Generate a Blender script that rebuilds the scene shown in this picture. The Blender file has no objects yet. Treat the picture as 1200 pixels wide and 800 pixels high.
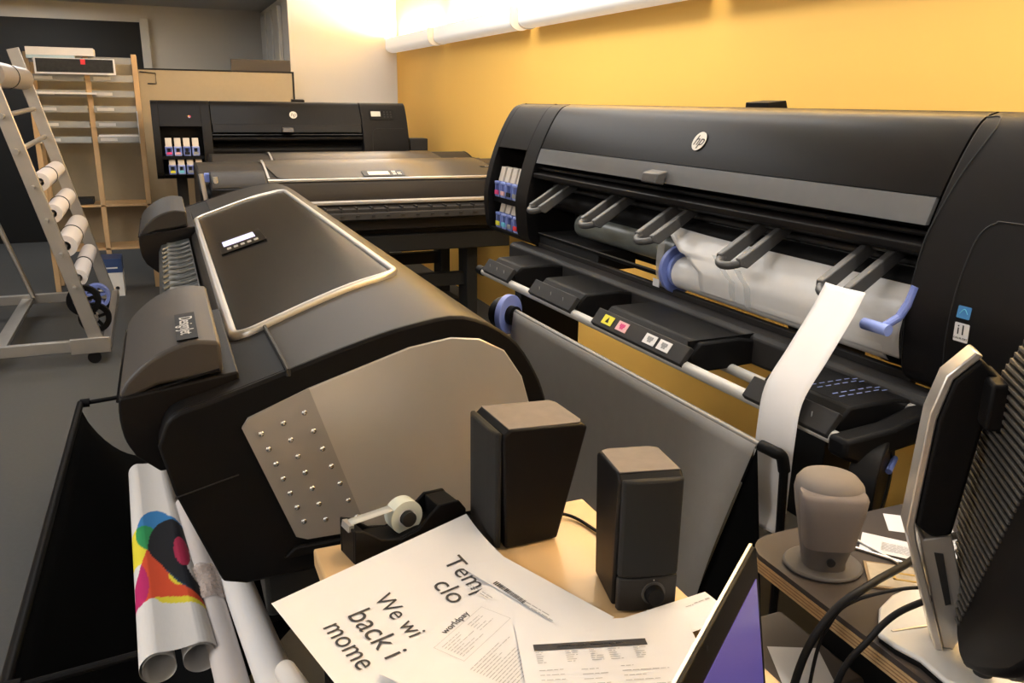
import bpy, bmesh, math, random
from mathutils import Vector, Matrix
random.seed(7)
S = bpy.context.scene
COL = S.collection
R_ = math.radians

# ------------------------------------------------------------------ camera
cam_d = bpy.data.cameras.new('camera'); cam = bpy.data.objects.new('camera', cam_d); COL.objects.link(cam)
yaw, pit, rol = R_(23.02), R_(16.12), R_(0.79)
fw = Vector((math.sin(yaw)*math.cos(pit), math.cos(yaw)*math.cos(pit), -math.sin(pit)))
rt = Vector((math.cos(yaw), -math.sin(yaw), 0)); up = rt.cross(fw)
r2 = rt*math.cos(rol)+up*math.sin(rol); u2 = -rt*math.sin(rol)+up*math.cos(rol)
cam.matrix_world = Matrix(((r2.x, u2.x, -fw.x, 0), (r2.y, u2.y, -fw.y, 0), (r2.z, u2.z, -fw.z, 1.40), (0, 0, 0, 1)))
cam_d.sensor_width = 36; cam_d.lens = 970/1200*36; cam_d.clip_start = 0.02; cam_d.clip_end = 60
S.camera = cam
# ------------------------------------------------------------------ light and exposure
w = bpy.data.worlds.new('world'); S.world = w; w.use_nodes = True
w.node_tree.nodes['Background'].inputs[0].default_value = (1.0, 0.93, 0.85, 1)
w.node_tree.nodes['Background'].inputs[1].default_value = 0.05
S.view_settings.view_transform = 'Standard'; S.view_settings.look = 'None'
S.view_settings.exposure = 0.20; S.view_settings.gamma = 1.0; S.view_settings.use_curve_mapping = False

def area(name, loc, sx, sy, power, color, rot=(0, 0, 0)):
    l = bpy.data.lights.new(name, 'AREA'); l.shape = 'RECTANGLE'; l.size = sx; l.size_y = sy
    l.energy = power; l.color = color
    o = bpy.data.objects.new(name, l); COL.objects.link(o); o.location = loc; o.rotation_euler = rot
    return o
WARM = (1.0, 0.985, 0.97)
area('ceiling_lamp_light', (-2.7, 1.6, 2.55), 1.2, 2.4, 100, WARM)
area('ceiling_lamp_light', (-2.0, 4.6, 2.62), 1.2, 1.8, 6, WARM)
area('ceiling_lamp_light', (0.3, 4.8, 2.62), 1.2, 2.4, 30, WARM)
area('ceiling_lamp_light', (-0.8, -1.9, 2.62), 1.8, 1.2, 22, WARM)
area('ceiling_lamp_light', (-0.9, 8.5, 2.22), 0.9, 0.9, 22, WARM)
area('added_wall_fill', (1.15, 0.6, 2.6), 0.3, 1.8, 26, WARM, (0, R_(-62), 0))  # pair of fill lights added to brighten the yellow wall, no real fixtures
area('added_wall_fill', (1.15, 3.6, 2.6), 0.3, 2.2, 22, WARM, (0, R_(-62), 0))

# ------------------------------------------------------------------ materials
MATS = {}
def mat(name, col, rough=0.5, metal=0.0, var=0.06, scale=30, bump=0.0, bscale=200, emit=None, estr=0, coat=0, trans=0, alpha=1, ior=1.45, sheen=0, spec=0.5):
    if name in MATS: return MATS[name]
    m = bpy.data.materials.new(name); m.use_nodes = True; MATS[name] = m
    nt = m.node_tree; b = nt.nodes['Principled BSDF']
    b.inputs['Roughness'].default_value = rough; b.inputs['Metallic'].default_value = metal
    b.inputs['IOR'].default_value = ior; b.inputs['Coat Weight'].default_value = coat
    b.inputs['Coat Roughness'].default_value = 0.08
    b.inputs['Specular IOR Level'].default_value = spec
    b.inputs['Transmission Weight'].default_value = trans; b.inputs['Alpha'].default_value = alpha
    tc = nt.nodes.new('ShaderNodeTexCoord'); n = nt.nodes.new('ShaderNodeTexNoise')
    n.inputs['Scale'].default_value = scale; n.inputs['Detail'].default_value = 4
    nt.links.new(tc.outputs['Object'], n.inputs['Vector'])
    mx = nt.nodes.new('ShaderNodeMix'); mx.data_type = 'RGBA'
    c = list(col)
    mx.inputs[6].default_value = [max(0, v*(1-var)) for v in c]+[1]; mx.inputs[7].default_value = [min(1, v*(1+var)) for v in c]+[1]
    nt.links.new(n.outputs['Fac'], mx.inputs[0]); nt.links.new(mx.outputs[2], b.inputs['Base Color'])
    if bump:
        n2 = nt.nodes.new('ShaderNodeTexNoise'); n2.inputs['Scale'].default_value = bscale; n2.inputs['Detail'].default_value = 3
        nt.links.new(tc.outputs['Object'], n2.inputs['Vector'])
        bp = nt.nodes.new('ShaderNodeBump'); bp.inputs['Strength'].default_value = bump; bp.inputs['Distance'].default_value = 0.002
        nt.links.new(n2.outputs['Fac'], bp.inputs['Height']); nt.links.new(bp.outputs[0], b.inputs['Normal'])
    if emit:
        b.inputs['Emission Color'].default_value = (*emit, 1); b.inputs['Emission Strength'].default_value = estr
    return m
def attr_mat(name, rough=0.5, attr='Col', coat=0):
    m = bpy.data.materials.new(name); m.use_nodes = True; nt = m.node_tree; b = nt.nodes['Principled BSDF']
    a = nt.nodes.new('ShaderNodeAttribute'); a.attribute_name = attr
    n = nt.nodes.new('ShaderNodeTexNoise'); n.inputs['Scale'].default_value = 40
    mx = nt.nodes.new('ShaderNodeMix'); mx.data_type = 'RGBA'; mx.blend_type = 'MULTIPLY'; mx.inputs[0].default_value = 0.06
    nt.links.new(a.outputs['Color'], mx.inputs[6]); nt.links.new(n.outputs['Fac'], mx.inputs[7])
    nt.links.new(mx.outputs[2], b.inputs['Base Color']); b.inputs['Roughness'].default_value = rough; b.inputs['Coat Weight'].default_value = coat
    MATS[name] = m; return m

BLK = mat('black_plastic', (0.007, 0.0065, 0.0065), 0.48, spec=0.13, bump=0.15, bscale=900)
BLKS = mat('satin_black_plastic', (0.009, 0.008, 0.0078), 0.44, spec=0.14, bump=0.08, bscale=1200)
BLKD = mat('matte_black', (0.010, 0.010, 0.010), 0.7)
GLOSS = mat('glossy_black', (0.010, 0.009, 0.009), 0.12, spec=.3)
WIN = mat('smoked_window', (0.008, 0.007, 0.0065), 0.30, spec=.15)
STRIP = mat('grey_translucent_strip', (0.12, 0.12, 0.12), 0.30)
GREYARM = mat('grey_arm_plastic', (0.075, 0.072, 0.070), 0.38)
DGREY = mat('dark_grey_plastic', (0.028, 0.026, 0.025), 0.5, spec=.25, bump=0.1, bscale=700)
TITAN = mat('metallic_taupe_paint', (0.030, 0.026, 0.023), 0.36, metal=0.0, spec=.12, var=0.04)
SILV = mat('silver_paint', (0.62, 0.59, 0.55), 0.30, metal=0.7, var=0.03)
ENDM = mat('brushed_end_metal', (0.60, 0.565, 0.52), 0.36, metal=0.5, var=0.03)
ENDM2 = mat('dim_reflection_metal', (0.42, 0.39, 0.36), 0.38, metal=0.5, var=0.03)  # same metal as the end plate, its weaker reflection painted as a darker tone
CHROME = mat('chrome_stud', (0.85, 0.83, 0.8), 0.12, metal=1)
ALU = mat('brushed_aluminium', (0.44, 0.415, 0.38), 0.38, metal=0.8, var=0.10, scale=14)
PAPER = mat('white_paper', (0.76, 0.74, 0.73), 0.75, var=0.015)
PAPER2 = mat('greyish_paper', (0.78, 0.75, 0.72), 0.7, var=0.02)
FILM = mat('glossy_photo_paper', (0.90, 0.885, 0.86), 0.28, var=0.02, coat=0.2)
INKK = mat('printed_ink', (0.05, 0.045, 0.045), 0.8)
INKG = mat('faint_print', (0.36, 0.35, 0.34), 0.8)
BLUEP = mat('blue_plastic', (0.19, 0.25, 0.60), 0.40)
BLUEL = mat('light_blue_plastic', (0.30, 0.38, 0.78), 0.45)
BEIGE = mat('beige_label', (0.62, 0.55, 0.46), 0.6)
WHITEP = mat('white_plastic', (0.75, 0.73, 0.69), 0.35)
RAILM = mat('light_grey_tube', (0.52, 0.50, 0.46), 0.42)
MESHF = mat('grey_sling_fabric', (0.34, 0.325, 0.305), 0.75, bump=0.3, bscale=1500)
BLKF = mat('black_sling_fabric', (0.006, 0.006, 0.006), 0.9, spec=.05, bump=0.3, bscale=900)
CARD = mat('cardboard', (0.50, 0.26, 0.08), 0.8)
ORNG = mat('ochre_board', (0.60, 0.32, 0.08), 0.7)
PINE = mat('pine_wood', (0.56, 0.37, 0.19), 0.55, var=0.18, scale=9)
BEIGEB = mat('beige_board', (0.45, 0.37, 0.25), 0.7, var=0.04)
SHELFB = mat('shelf_back_board', (0.30, 0.25, 0.17), 0.7)
CLEAR = mat('clear_acrylic', (0.55, 0.54, 0.50), 0.15, alpha=0.45)
DUST = mat('dusty_speaker_top', (0.165, 0.142, 0.128), 0.8, var=0.22, scale=45)
GCLOTH = mat('grey_speaker_cloth', (0.175, 0.150, 0.14), 0.85, bump=0.4, bscale=2500)
GPLAS2 = mat('dusty_grey_shell', (0.17, 0.148, 0.132), .75, var=.1)
GPLAS = mat('grey_speaker_plastic', (0.095, 0.085, 0.08), 0.6)
RED = mat('red_print', (0.75, 0.04, 0.05), 0.6); YEL = mat('yellow_print', (0.80, 0.72, 0.05), 0.6)
CYA = mat('cyan_print', (0.15, 0.55, 0.75), 0.6); MAG = mat('magenta_print', (0.70, 0.06, 0.22), 0.6)
PNK = mat('pink_print', (0.80, 0.45, 0.45), 0.6); KPR = mat('black_print', (0.01, 0.01, 0.01), 0.6); GPR = mat('grey_print', (0.3, 0.3, 0.3), 0.6)
BLUES = mat('blue_sticker', (0.05, 0.22, 0.50), 0.5)
LCD = mat('lit_lcd', (0.55, 0.55, 0.8), 0.4, emit=(0.62, 0.62, 1.0), estr=0.55)
LCD2 = mat('unlit_lcd', (0.58, 0.58, 0.50), 0.4)
RUB = mat('black_rubber_cable', (0.012, 0.011, 0.011), 0.5, spec=.25)
TAPEW = mat('tape_roll_white', (0.66, 0.68, 0.58), 0.4)
TAPEC = mat('clear_tape', (0.8, 0.8, 0.78), 0.12, alpha=0.35)

# ------------------------------------------------------------------ geometry helpers
class MB:
    def __init__(s): s.b = bmesh.new()
    def box(s, lo, hi, M=None):
        vs = [s.b.verts.new(Vector((x, y, z)) if M is None else M @ Vector((x, y, z))) for z in (lo[2], hi[2]) for y in (lo[1], hi[1]) for x in (lo[0], hi[0])]
        for f in ((0, 2, 3, 1), (4, 5, 7, 6), (0, 1, 5, 4), (2, 6, 7, 3), (0, 4, 6, 2), (1, 3, 7, 5)): s.b.faces.new([vs[i] for i in f])
        return s
    def prism(s, prof, a, b, axis='y', M=None):
        def P(u, v, t):
            p = Vector({'y': (u, t, v), 'x': (t, u, v), 'z': (u, v, t)}[axis]); return p if M is None else M @ p
        A = [s.b.verts.new(P(u, v, a)) for u, v in prof]; B = [s.b.verts.new(P(u, v, b)) for u, v in prof]
        n = len(prof); s.b.faces.new(A); s.b.faces.new(B[::-1])
        for i in range(n): s.b.faces.new((A[i], B[i], B[(i+1) % n], A[(i+1) % n]))
        return s
    def tube(s, pts, r, seg=12, caps=True, flat=None):
        pts = [Vector(p) for p in pts]; rings = []; n = len(pts); prev = None
        for i, p in enumerate(pts):
            t = (pts[min(i+1, n-1)]-pts[max(i-1, 0)]).normalized()
            if prev is None:
                a = Vector((0, 0, 1)) if abs(t.z) < 0.9 else Vector((1, 0, 0)); prev = (a-t*a.dot(t)).normalized()
            else: prev = (prev-t*prev.dot(t)).normalized()
            q = t.cross(prev); rr = r[i] if isinstance(r, (list, tuple)) else r
            rings.append([s.b.verts.new(p+(prev*math.cos(2*math.pi*k/seg)+q*math.sin(2*math.pi*k/seg))*rr) for k in range(seg)])
        for A, B in zip(rings, rings[1:]):
            for k in range(seg): s.b.faces.new((A[k], A[(k+1) % seg], B[(k+1) % seg], B[k]))
        if caps: s.b.faces.new(rings[0][::-1]); s.b.faces.new(rings[-1])
        return s
    def hollow(s, p0, p1, ro, ri, seg=28):
        p0 = Vector(p0); p1 = Vector(p1); t = (p1-p0).normalized(); a = Vector((0, 0, 1)) if abs(t.z) < .9 else Vector((1, 0, 0))
        u = (a-t*a.dot(t)).normalized(); v = t.cross(u)
        rg = [[s.b.verts.new(p+(u*math.cos(2*math.pi*k/seg)+v*math.sin(2*math.pi*k/seg))*r) for k in range(seg)] for p, r in ((p0, ri), (p0, ro), (p1, ro), (p1, ri))]
        for j in range(4):
            A, B = rg[j], rg[(j+1) % 4]
            for k in range(seg): s.b.faces.new((A[k], A[(k+1) % seg], B[(k+1) % seg], B[k]))
        return s
    def quad(s, a, b, c, d): s.b.faces.new([s.b.verts.new(Vector(p)) for p in (a, b, c, d)]); return s
    def sphere(s, c, r, sc=(1, 1, 1), seg=12):
        M = Matrix.Translation(c) @ Matrix.Diagonal((r*sc[0], r*sc[1], r*sc[2], 1))
        bmesh.ops.create_uvsphere(s.b, u_segments=seg, v_segments=seg//2+2, radius=1, matrix=M); return s
    def grid(s, fn, nu, nv, close_u=False):
        V = [[s.b.verts.new(Vector(fn(i/(nu-1), j/(nv-1)))) for j in range(nv)] for i in range(nu)]
        for i in range(nu-1):
            for j in range(nv-1): s.b.faces.new((V[i][j], V[i+1][j], V[i+1][j+1], V[i][j+1]))
        return s
    def build(s, name, m, parent=None, bevel=0, smooth=35, solid=0, seg=2, loc=None, rotz=None):
        bmesh.ops.recalc_face_normals(s.b, faces=s.b.faces[:])
        me = bpy.data.meshes.new(name); s.b.to_mesh(me); s.b.free()
        o = bpy.data.objects.new(name, me); COL.objects.link(o)
        ms = m if isinstance(m, list) else [m]
        for mm in ms: me.materials.append(mm)
        if smooth:
            for p in me.polygons: p.use_smooth = True
            try: me.set_sharp_from_angle(angle=R_(smooth))
            except Exception: pass
        if solid:
            q = o.modifiers.new('t', 'SOLIDIFY'); q.thickness = solid; q.offset = 0
        if bevel:
            q = o.modifiers.new('b', 'BEVEL'); q.width = bevel; q.segments = seg; q.limit_method = 'ANGLE'; q.angle_limit = R_(35)
            q.harden_normals = False
        if parent: o.parent = parent
        if loc: o.location = loc
        if rotz is not None: o.rotation_euler = (0, 0, rotz)
        return o
def tag(o, label, cat, group=None):
    o['label'] = label; o['category'] = cat
    if group: o['group'] = group
    return o
def thing(name, label, cat, loc=(0, 0, 0), rot=0, group=None):
    o = bpy.data.objects.new(name, None); COL.objects.link(o); o.empty_display_size = 0.05
    o.location = loc; o.rotation_euler = (0, 0, R_(rot)); return tag(o, label, cat, group)
def struct(o): o['kind'] = 'structure'; return o
def bx(lo, hi, M=None): return MB().box(lo, hi, M)
def text(name, body, size, m, parent, M, align='CENTER', ext=0.0003, shear=0):
    c = bpy.data.curves.new(name, 'FONT'); c.body = body; c.size = size; c.align_x = align; c.align_y = 'CENTER'; c.extrude = ext; c.shear = shear
    t = bpy.data.objects.new(name+'_tmp', c); COL.objects.link(t)
    dg = bpy.context.evaluated_depsgraph_get(); me = bpy.data.meshes.new_from_object(t.evaluated_get(dg))
    bpy.data.objects.remove(t); me.materials.clear(); me.materials.append(m); me.transform(M)
    o = bpy.data.objects.new(name, me); COL.objects.link(o)
    if parent: o.parent = parent
    return o
def basis(o, x, y):   # matrix with columns x, y, x×y and origin o
    x = Vector(x).normalized(); y = Vector(y); y = (y-x*y.dot(x)).normalized(); z = x.cross(y)
    return Matrix(((x.x, y.x, z.x, o[0]), (x.y, y.y, z.y, o[1]), (x.z, y.z, z.z, o[2]), (0, 0, 0, 1)))
def smooth_path(P, n=8):
    P = [Vector(p) for p in P]; Q = [P[0]*2-P[1]]+P+[P[-1]*2-P[-2]]; out = []
    for i in range(1, len(Q)-2):
        for k in range(n):
            t = k/n; a, b, c, d = Q[i-1], Q[i], Q[i+1], Q[i+2]
            out.append(0.5*((2*b)+(c-a)*t+(2*a-5*b+4*c-d)*t*t+(3*b-a-3*c+d)*t**3))
    out.append(P[-1]); return out
def sm2(P, n=5): return [(v.x, v.y) for v in smooth_path([(p[0], p[1], 0) for p in P], n)]
def rrect(cx, cy, hx, hy, r, n=5):
    out = []
    for sx, sy, a0 in ((1, 1, 0), (-1, 1, 90), (-1, -1, 180), (1, -1, 270)):
        for k in range(n+1):
            a = R_(a0+90*k/n); out.append((cx+sx*(hx-r)+r*math.cos(a), cy+sy*(hy-r)+r*math.sin(a)))
    return out

# ------------------------------------------------------------------ the room
FLOORM = mat('grey_vinyl_floor', (0.080, 0.080, 0.078), 0.58, spec=.12, var=0.08, scale=60, bump=0.25, bscale=260)
YWALL = mat('yellow_wall_paint', (0.90, 0.535, 0.115), 0.6, var=0.015, scale=3, bump=0.05, bscale=120)
WWALL = mat('white_wall_paint', (0.76, 0.73, 0.69), 0.7, var=0.02, scale=3)
GWALL = mat('grey_wall_paint', (0.42, 0.40, 0.36), 0.8, var=0.03, scale=3)
CEILM = mat('ceiling_paint', (0.36, 0.35, 0.33), 0.85, var=0.02)
BLKB = mat('black_felt_board', (0.008, 0.008, 0.008), 0.9)
struct(bx((-4, -3, -0.1), (2.3, 9.6, 0)).build('floor', FLOORM, smooth=0))
struct(bx((-4, -3, 2.7), (2.3, 7.7, 2.8)).build('ceiling', CEILM, smooth=0))
struct(bx((-4, 7.7, 2.26), (1.154, 9.6, 2.8)).build('ceiling', CEILM, smooth=0))
struct(bx((2.1, -3, 0), (2.3, 7.7, 2.7)).build('wall_right', YWALL, smooth=0))
struct(bx((-4.2, -3, 0), (-4, 9.6, 2.7)).build('wall_left', WWALL, smooth=0))
struct(bx((-4, -3.2, 0), (2.3, -3, 2.7)).build('wall_near', WWALL, smooth=0))
struct(bx((-4, 9.4, 0), (1.13, 9.6, 2.26)).build('wall_far', GWALL, smooth=0))
struct(bx((1.155, 7.7, 0), (2.3, 9.6, 2.7)).build('wall_back', WWALL, smooth=0))
p = MB()
for yy in (8.05, 8.5, 8.95): p.box((1.115, yy, 0), (1.155, yy+0.34, 2.2))
struct(p.build('trim_1', mat('light_grey_trim', (0.55, 0.53, 0.49), 0.6), bevel=0.01))
struct(bx((-4, 9.36, 0), (-0.02, 9.4, 2.10)).build('door_1', BLKB, bevel=0.003))
struct(bx((-0.02, 9.35, 0), (0.06, 9.4, 2.14)).build('trim_2', GWALL, bevel=0.003))

# wall lamps: fluorescent up-lights with half-round diffusers
DIFF = mat('frosted_diffuser', (0.80, 0.78, 0.74), 0.35, emit=(1, .96, .9), estr=.26)
TUBE = mat('lit_fluorescent_tube', (1, 1, 1), 0.4, emit=(1.0, 0.90, 0.76), estr=25)
def wall_lamp(y0, y1, lab, pw=56):
    t = thing('wall_lamp', lab, 'lamp', (2.1, y0, 1.86), 0, 'up-lights along the yellow wall')
    L = y1-y0
    prof = [(-0.005, 0.06)]+[(-0.065+0.065*math.cos(R_(a)), -0.01+0.045*math.sin(R_(a))) for a in range(0, -181, -15)]+[(-0.13, 0.06), (-0.122, 0.06)]+[(-0.065+0.057*math.cos(R_(a)), -0.01+0.037*math.sin(R_(a))) for a in range(-180, 1, 15)][0:12]+[(-0.013, 0.06)]
    MB().prism(prof, 0.012, L-0.012).build('diffuser', DIFF, t)
    for y in (0, L-0.014):
        MB().prism([(0, 0.07)]+[(-0.066+0.066*math.cos(R_(a)), -0.01+0.05*math.sin(R_(a))) for a in range(0, -181, -15)]+[(-0.133, 0.07)], y, y+0.014).build('end_cap', WHITEP, t)
    MB().tube([(-0.065, 0.05, 0.02), (-0.065, L-0.05, 0.02)], 0.013).build('fluorescent_tube', TUBE, t)
    a = area('wall_lamp_light', (0, 0, 0), 0.10, L-0.1, pw*L, (1.0, 0.975, 0.94), (R_(180), 0, 0))
    a.parent = t; a.location = (-0.066, L/2, 0.05)
wall_lamp(6.32, 7.60, 'white half-round wall up-light nearest the far corner of the yellow wall', 26)
wall_lamp(4.72, 6.20, 'white half-round wall up-light, the middle one of three along the yellow wall', 44)
wall_lamp(2.95, 4.62, 'white half-round wall up-light nearest the camera, above the large printer', 60)
for y0_, y1_ in ((1.20, 2.85), (-.55, 1.10)): wall_lamp(y0_, y1_, 'white half-round wall up-light added out of view, continuing the row above the large printer', 66)  # unseen lamps added to light the near stretch of wall

# ------------------------------------------------------------------ black large-format printers
PF = sm2([(0.05, .875), (.012, .90), (0.0, .95), (-.006, 1.03), (0.004, 1.10), (0.022, 1.17), (.047, 1.24), (.085, 1.32), (.125, 1.378), (.165, 1.395)], 4)
def profile_between(z0, z1, back):
    # front skin part of the profile between two heights, closed at x = back
    pts = [p for p in PF if z0 < p[1] < z1]
    def xat(z):
        for a, b in zip(PF, PF[1:]):
            if a[1] <= z <= b[1] and b[1] > a[1]: return a[0]+(b[0]-a[0])*(z-a[1])/(b[1]-a[1])
        return PF[-1][0] if z > 1.3 else PF[0][0]
    return [(back, z0), (xat(z0), z0)]+pts+[(xat(z1), z1), (back, z1)]
def xf(z):
    for a, b in zip(PF, PF[1:]):
        if a[1] <= z <= b[1] and b[1] > a[1]: return a[0]+(b[0]-a[0])*(z-a[1])/(b[1]-a[1])
    return PF[-1][0]
BK = .54
FULL = PF+[(.30, 1.392), (BK-.03, 1.37), (BK, 1.34), (BK, .93), (BK-.03, .875)]
def onskin(y, z, off=0.001):  # matrix whose x runs along -y (viewer's right), y up the skin, z out of the skin
    z0, z1 = z-.01, z+.01
    t = Vector((xf(z1)-xf(z0), 0, .02)).normalized(); xx = Vector((0, -1, 0)); n = xx.cross(t)
    return basis(Vector((xf(z), y, z))+n*off, xx, t)
def black_printer(name, label, loc, rot, L1, LW, LR, detail=True):
    T = thing(name, label, 'printer', loc, rot)
    a, b, c = -L1, -L1-LW, -L1-LW-LR
    # left module with the recess for the ink cartridges
    m = MB()
    m.prism(FULL, 0, -.045); m.prism(FULL, -.315, a+.004)
    m.prism(profile_between(1.225, 1.395, .16), -.045, -.315); m.prism([(.16, 1.395), (.30, 1.392), (BK-.03, 1.37), (BK, 1.34), (BK, .93), (BK-.03, .875), (.16, .875)], -.045, -.315)
    m.prism(profile_between(.876, .905, .16), -.045, -.315)
    left = m.build('left_module', BLKS, T, bevel=0.004)
    bx((.02, -.315, 1.008), (.16, -.045, 1.030)).build('ink_shelf', BLK, T)
    cols = [[MAG, PNK, KPR, GPR], [YEL, CYA, GPR, RED]]
    for r, z in enumerate((1.030, .906)):
        for k in range(4):
            y = -.066-k*.0575-(0.012 if r else 0)
            mb = MB()
            mb.box((.016, y-.048, z), (.10, y, z+.012)); mb.box((.016, y-.048, z), (.10, y-.041, z+.062)); mb.box((.016, y-.007, z), (.10, y, z+.062))
            mb.box((.014, y-.048, z+.052), (.024, y, z+.062)); mb.box((.040, y-.048, z), (.10, y, z+.055))
            cr = mb.build('ink_cartridge', BLUEP if k % 2 == 0 else BLUEL, T, bevel=.002)
            bx((.0115, y-.040, z+.010), (.0165, y-.008, z+.026)).build('colour_label', cols[r][k], cr)
            bx((.034, y-.033, z+.026), (.038, y-.014, z+.05)).build('cartridge_window', KPR, cr)
            MB().prism([(.06, z+.055), (.03, z+.062), (.045, z+.118), (.072, z+.118)], y-.045, y-.004).build('label_tab', BEIGE, cr, bevel=.001)
    # lid (window) in the centre
    lidp = [(p[0]+.002, p[1]) for p in PF if p[1] > 1.235]+[(.26, 1.392), (.26, 1.37), (.16, 1.372)]+[(p[0]+.014, p[1]) for p in reversed(PF) if 1.235 < p[1] < 1.37]
    lid = MB().prism(lidp, a-.002, b+.002).build('window_lid', WIN, T)
    sp = [(xf(z)-.001, z) for z in (1.187, 1.20, 1.212, 1.225, 1.238)]; sp = sp+[(x+.01, z) for x, z in reversed(sp)]
    MB().prism(sp, a-.006, b+.006).build('clear_edge_strip', STRIP if detail else WIN, lid)
    MB().prism([(.26, 1.392), (BK-.03, 1.37), (BK, 1.34), (BK, .93), (BK-.03, .885), (.22, .885), (.22, 1.10), (.26, 1.18)], a, b).build('rear_body', BLK, T, bevel=.004)
    # logo: round badge and letters
    ym = a-LW*.535; zl = 1.305
    M = onskin(ym, zl, .0005)
    d = MB(); d.prism([(.027*math.cos(2*math.pi*k/32), .027*math.sin(2*math.pi*k/32)) for k in range(32)], 0, .0012, 'z', M)
    lg = d.build('round_badge', mat('badge_silver', (0.62, 0.58, 0.50), 0.35), lid)
    text('badge_letters', 'hp', .042, INKK, lg, M @ Matrix.Translation((0, .001, .0016)), shear=.35)
    # handle tab under the lid
    yh = a-LW*.45
    MB().prism([(.018, 1.182), (-.012, 1.188), (-.004, 1.215), (.03, 1.222)], yh, yh-.075).build('lid_handle', GREYARM, lid, bevel=.004)
    # horizontal bars and recess under the lid
    MB().prism([(.03, 1.128), (.018, 1.134), (.018, 1.150), (.05, 1.156), (.22, 1.156), (.22, 1.10), (.10, 1.11)], a, b).build('lip_bar', BLKS, T, bevel=.003)
    m = MB()
    for k, (x, z) in enumerate(((.045, 1.168), (.075, 1.18))): m.tube([(x, a, z), (x, b, z)], .006, 8)
    m.build('guide_rod', GLOSS, T)
    bx((.20, b, .905), (.225, a, 1.16)).build('inner_panel', BLKD, T)
    MB().tube([(.095, a+.002, 1.055), (.095, b-.002, 1.055)], .034, 20).build('feed_roller', BLK, T)
    if detail:
        MB().tube([(.11, a+.002, 1.098), (.11, b-.002, 1.098)], .009, 10).build('grey_rod', DGREY, T)
    # right module
    rm = MB().prism(FULL, b-.002, c).build('right_module', BLKS, T, bevel=.005)
    m = MB()
    for zz in (0, 1):
        pass
    # groove of the door, drawn as a thin inset seam following the skin
    def seam(pts, r=.0018): return smooth_path([Vector((xf(z)-.0004, y, z)) for y, z in pts], 5)
    yd = b-.10 if detail else b-.07
    sg = seam([(yd+.002, .93), (yd+.001, 1.0), (yd, 1.08), (yd-.002, 1.14), (yd-.008, 1.185), (yd-.03, 1.208), (yd-.08, 1.212), (c+.03, 1.212)])
    MB().tube(sg, .0016, 6).build('door_seam', KPR, rm)
    sg = seam([(b-.003, 1.385), (b-.028, 1.386), (b-.040, 1.368), (b-.034, 1.33), (b-.022, 1.28), (b-.009, 1.20), (b-.004, 1.14), (b-.003, 1.0), (b-.003, .93)]) if detail else seam([(b-.003, 1.385), (b-.003, .93)])
    MB().tube(sg, .0016, 6).build('lid_seam', KPR, rm)
    # control panel with screen
    yc = b-.27 if detail else b-.16
    M = onskin(yc, 1.312, .001)
    cp = MB().prism(rrect(0, 0, .095, .044, .02), 0, .002, 'z', M).build('control_panel', BLK, rm, bevel=.001)
    MB().prism(rrect(-.045, .004, .036, .020, .003), .002, .003, 'z', M).build('screen', LCD2, cp)
    m = MB()
    for kx in (.02, .045, .07):
        for ky in (-.02, .0, .02): m.prism([(kx+.006*math.cos(q*.7854), ky+.006*math.sin(q*.7854)) for q in range(8)], .002, .004, 'z', M)
    m.build('buttons', DGREY, cp)
    # top hinges
    for yy in (a-LW*.55,):
        MB().prism([(.20, 1.385), (.20, 1.408), (.26, 1.414), (.27, 1.385)], yy, yy-.09).build('top_latch', BLK, T, bevel=.002)
    # stand: legs, feet and cross rails
    for yy in (-.16, c+.16):
        lg = MB().box((.20, yy-.035, .10), (.36, yy+.035, .88)).build('leg', BLKD, T, bevel=.006)
        bx((-.16, yy-.03, .055), (.62, yy+.03, .11)).build('foot', BLKD, lg, bevel=.008)
        for xx in (-.13, .59): MB().tube([(xx, yy-.015, .03), (xx, yy+.015, .03)], .03, 18).build('caster', BLK, lg)
    bx((.26, c+.16, .30), (.31, -.16, .40)).build('cross_rail', BLKD, T, bevel=.004)
    if detail: bx((.24, -1.74, .40), (.34, -1.56, .88)).build('centre_post', BLKD, T, bevel=.004)
    return T, a, b, c

RPo = (1.25, 3.25, 0); RPr = 1.4
RPT, ra, rb, rc = black_printer('wide_format_printer', 'large black wide-format printer with a white media roll, along the yellow wall', RPo, RPr, .42, 1.70, .62)
# stickers on the right door
for nm, z0, z1, mm, yy in (('blue_energy_sticker', 1.040, 1.062, BLUES, -2.235), ('white_i1_sticker', .998, 1.032, PAPER, -2.237)):
    M = onskin(yy-.012, (z0+z1)/2, .0008)
    st = MB().prism(rrect(0, 0, .013 if mm is BLUES else .0145, (z1-z0)/2, .002), 0, .0008, 'z', M).build(nm, mm, RPT)
    if mm is PAPER:
        text('sticker_letters', 'i1', .026, KPR, st, M @ Matrix.Translation((0, .004, .001)))
        text('sticker_small_print', 'COLOR CERT', .0045, KPR, st, M @ Matrix.Translation((0, -.011, .001)))
    else:
        MB().tube(smooth_path([M @ Vector((-.008, -.003, .001)), M @ Vector((0, .006, .001)), M @ Vector((.008, -.002, .001))]), .0007, 6).build('sticker_arc', CYA, st)
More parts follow.
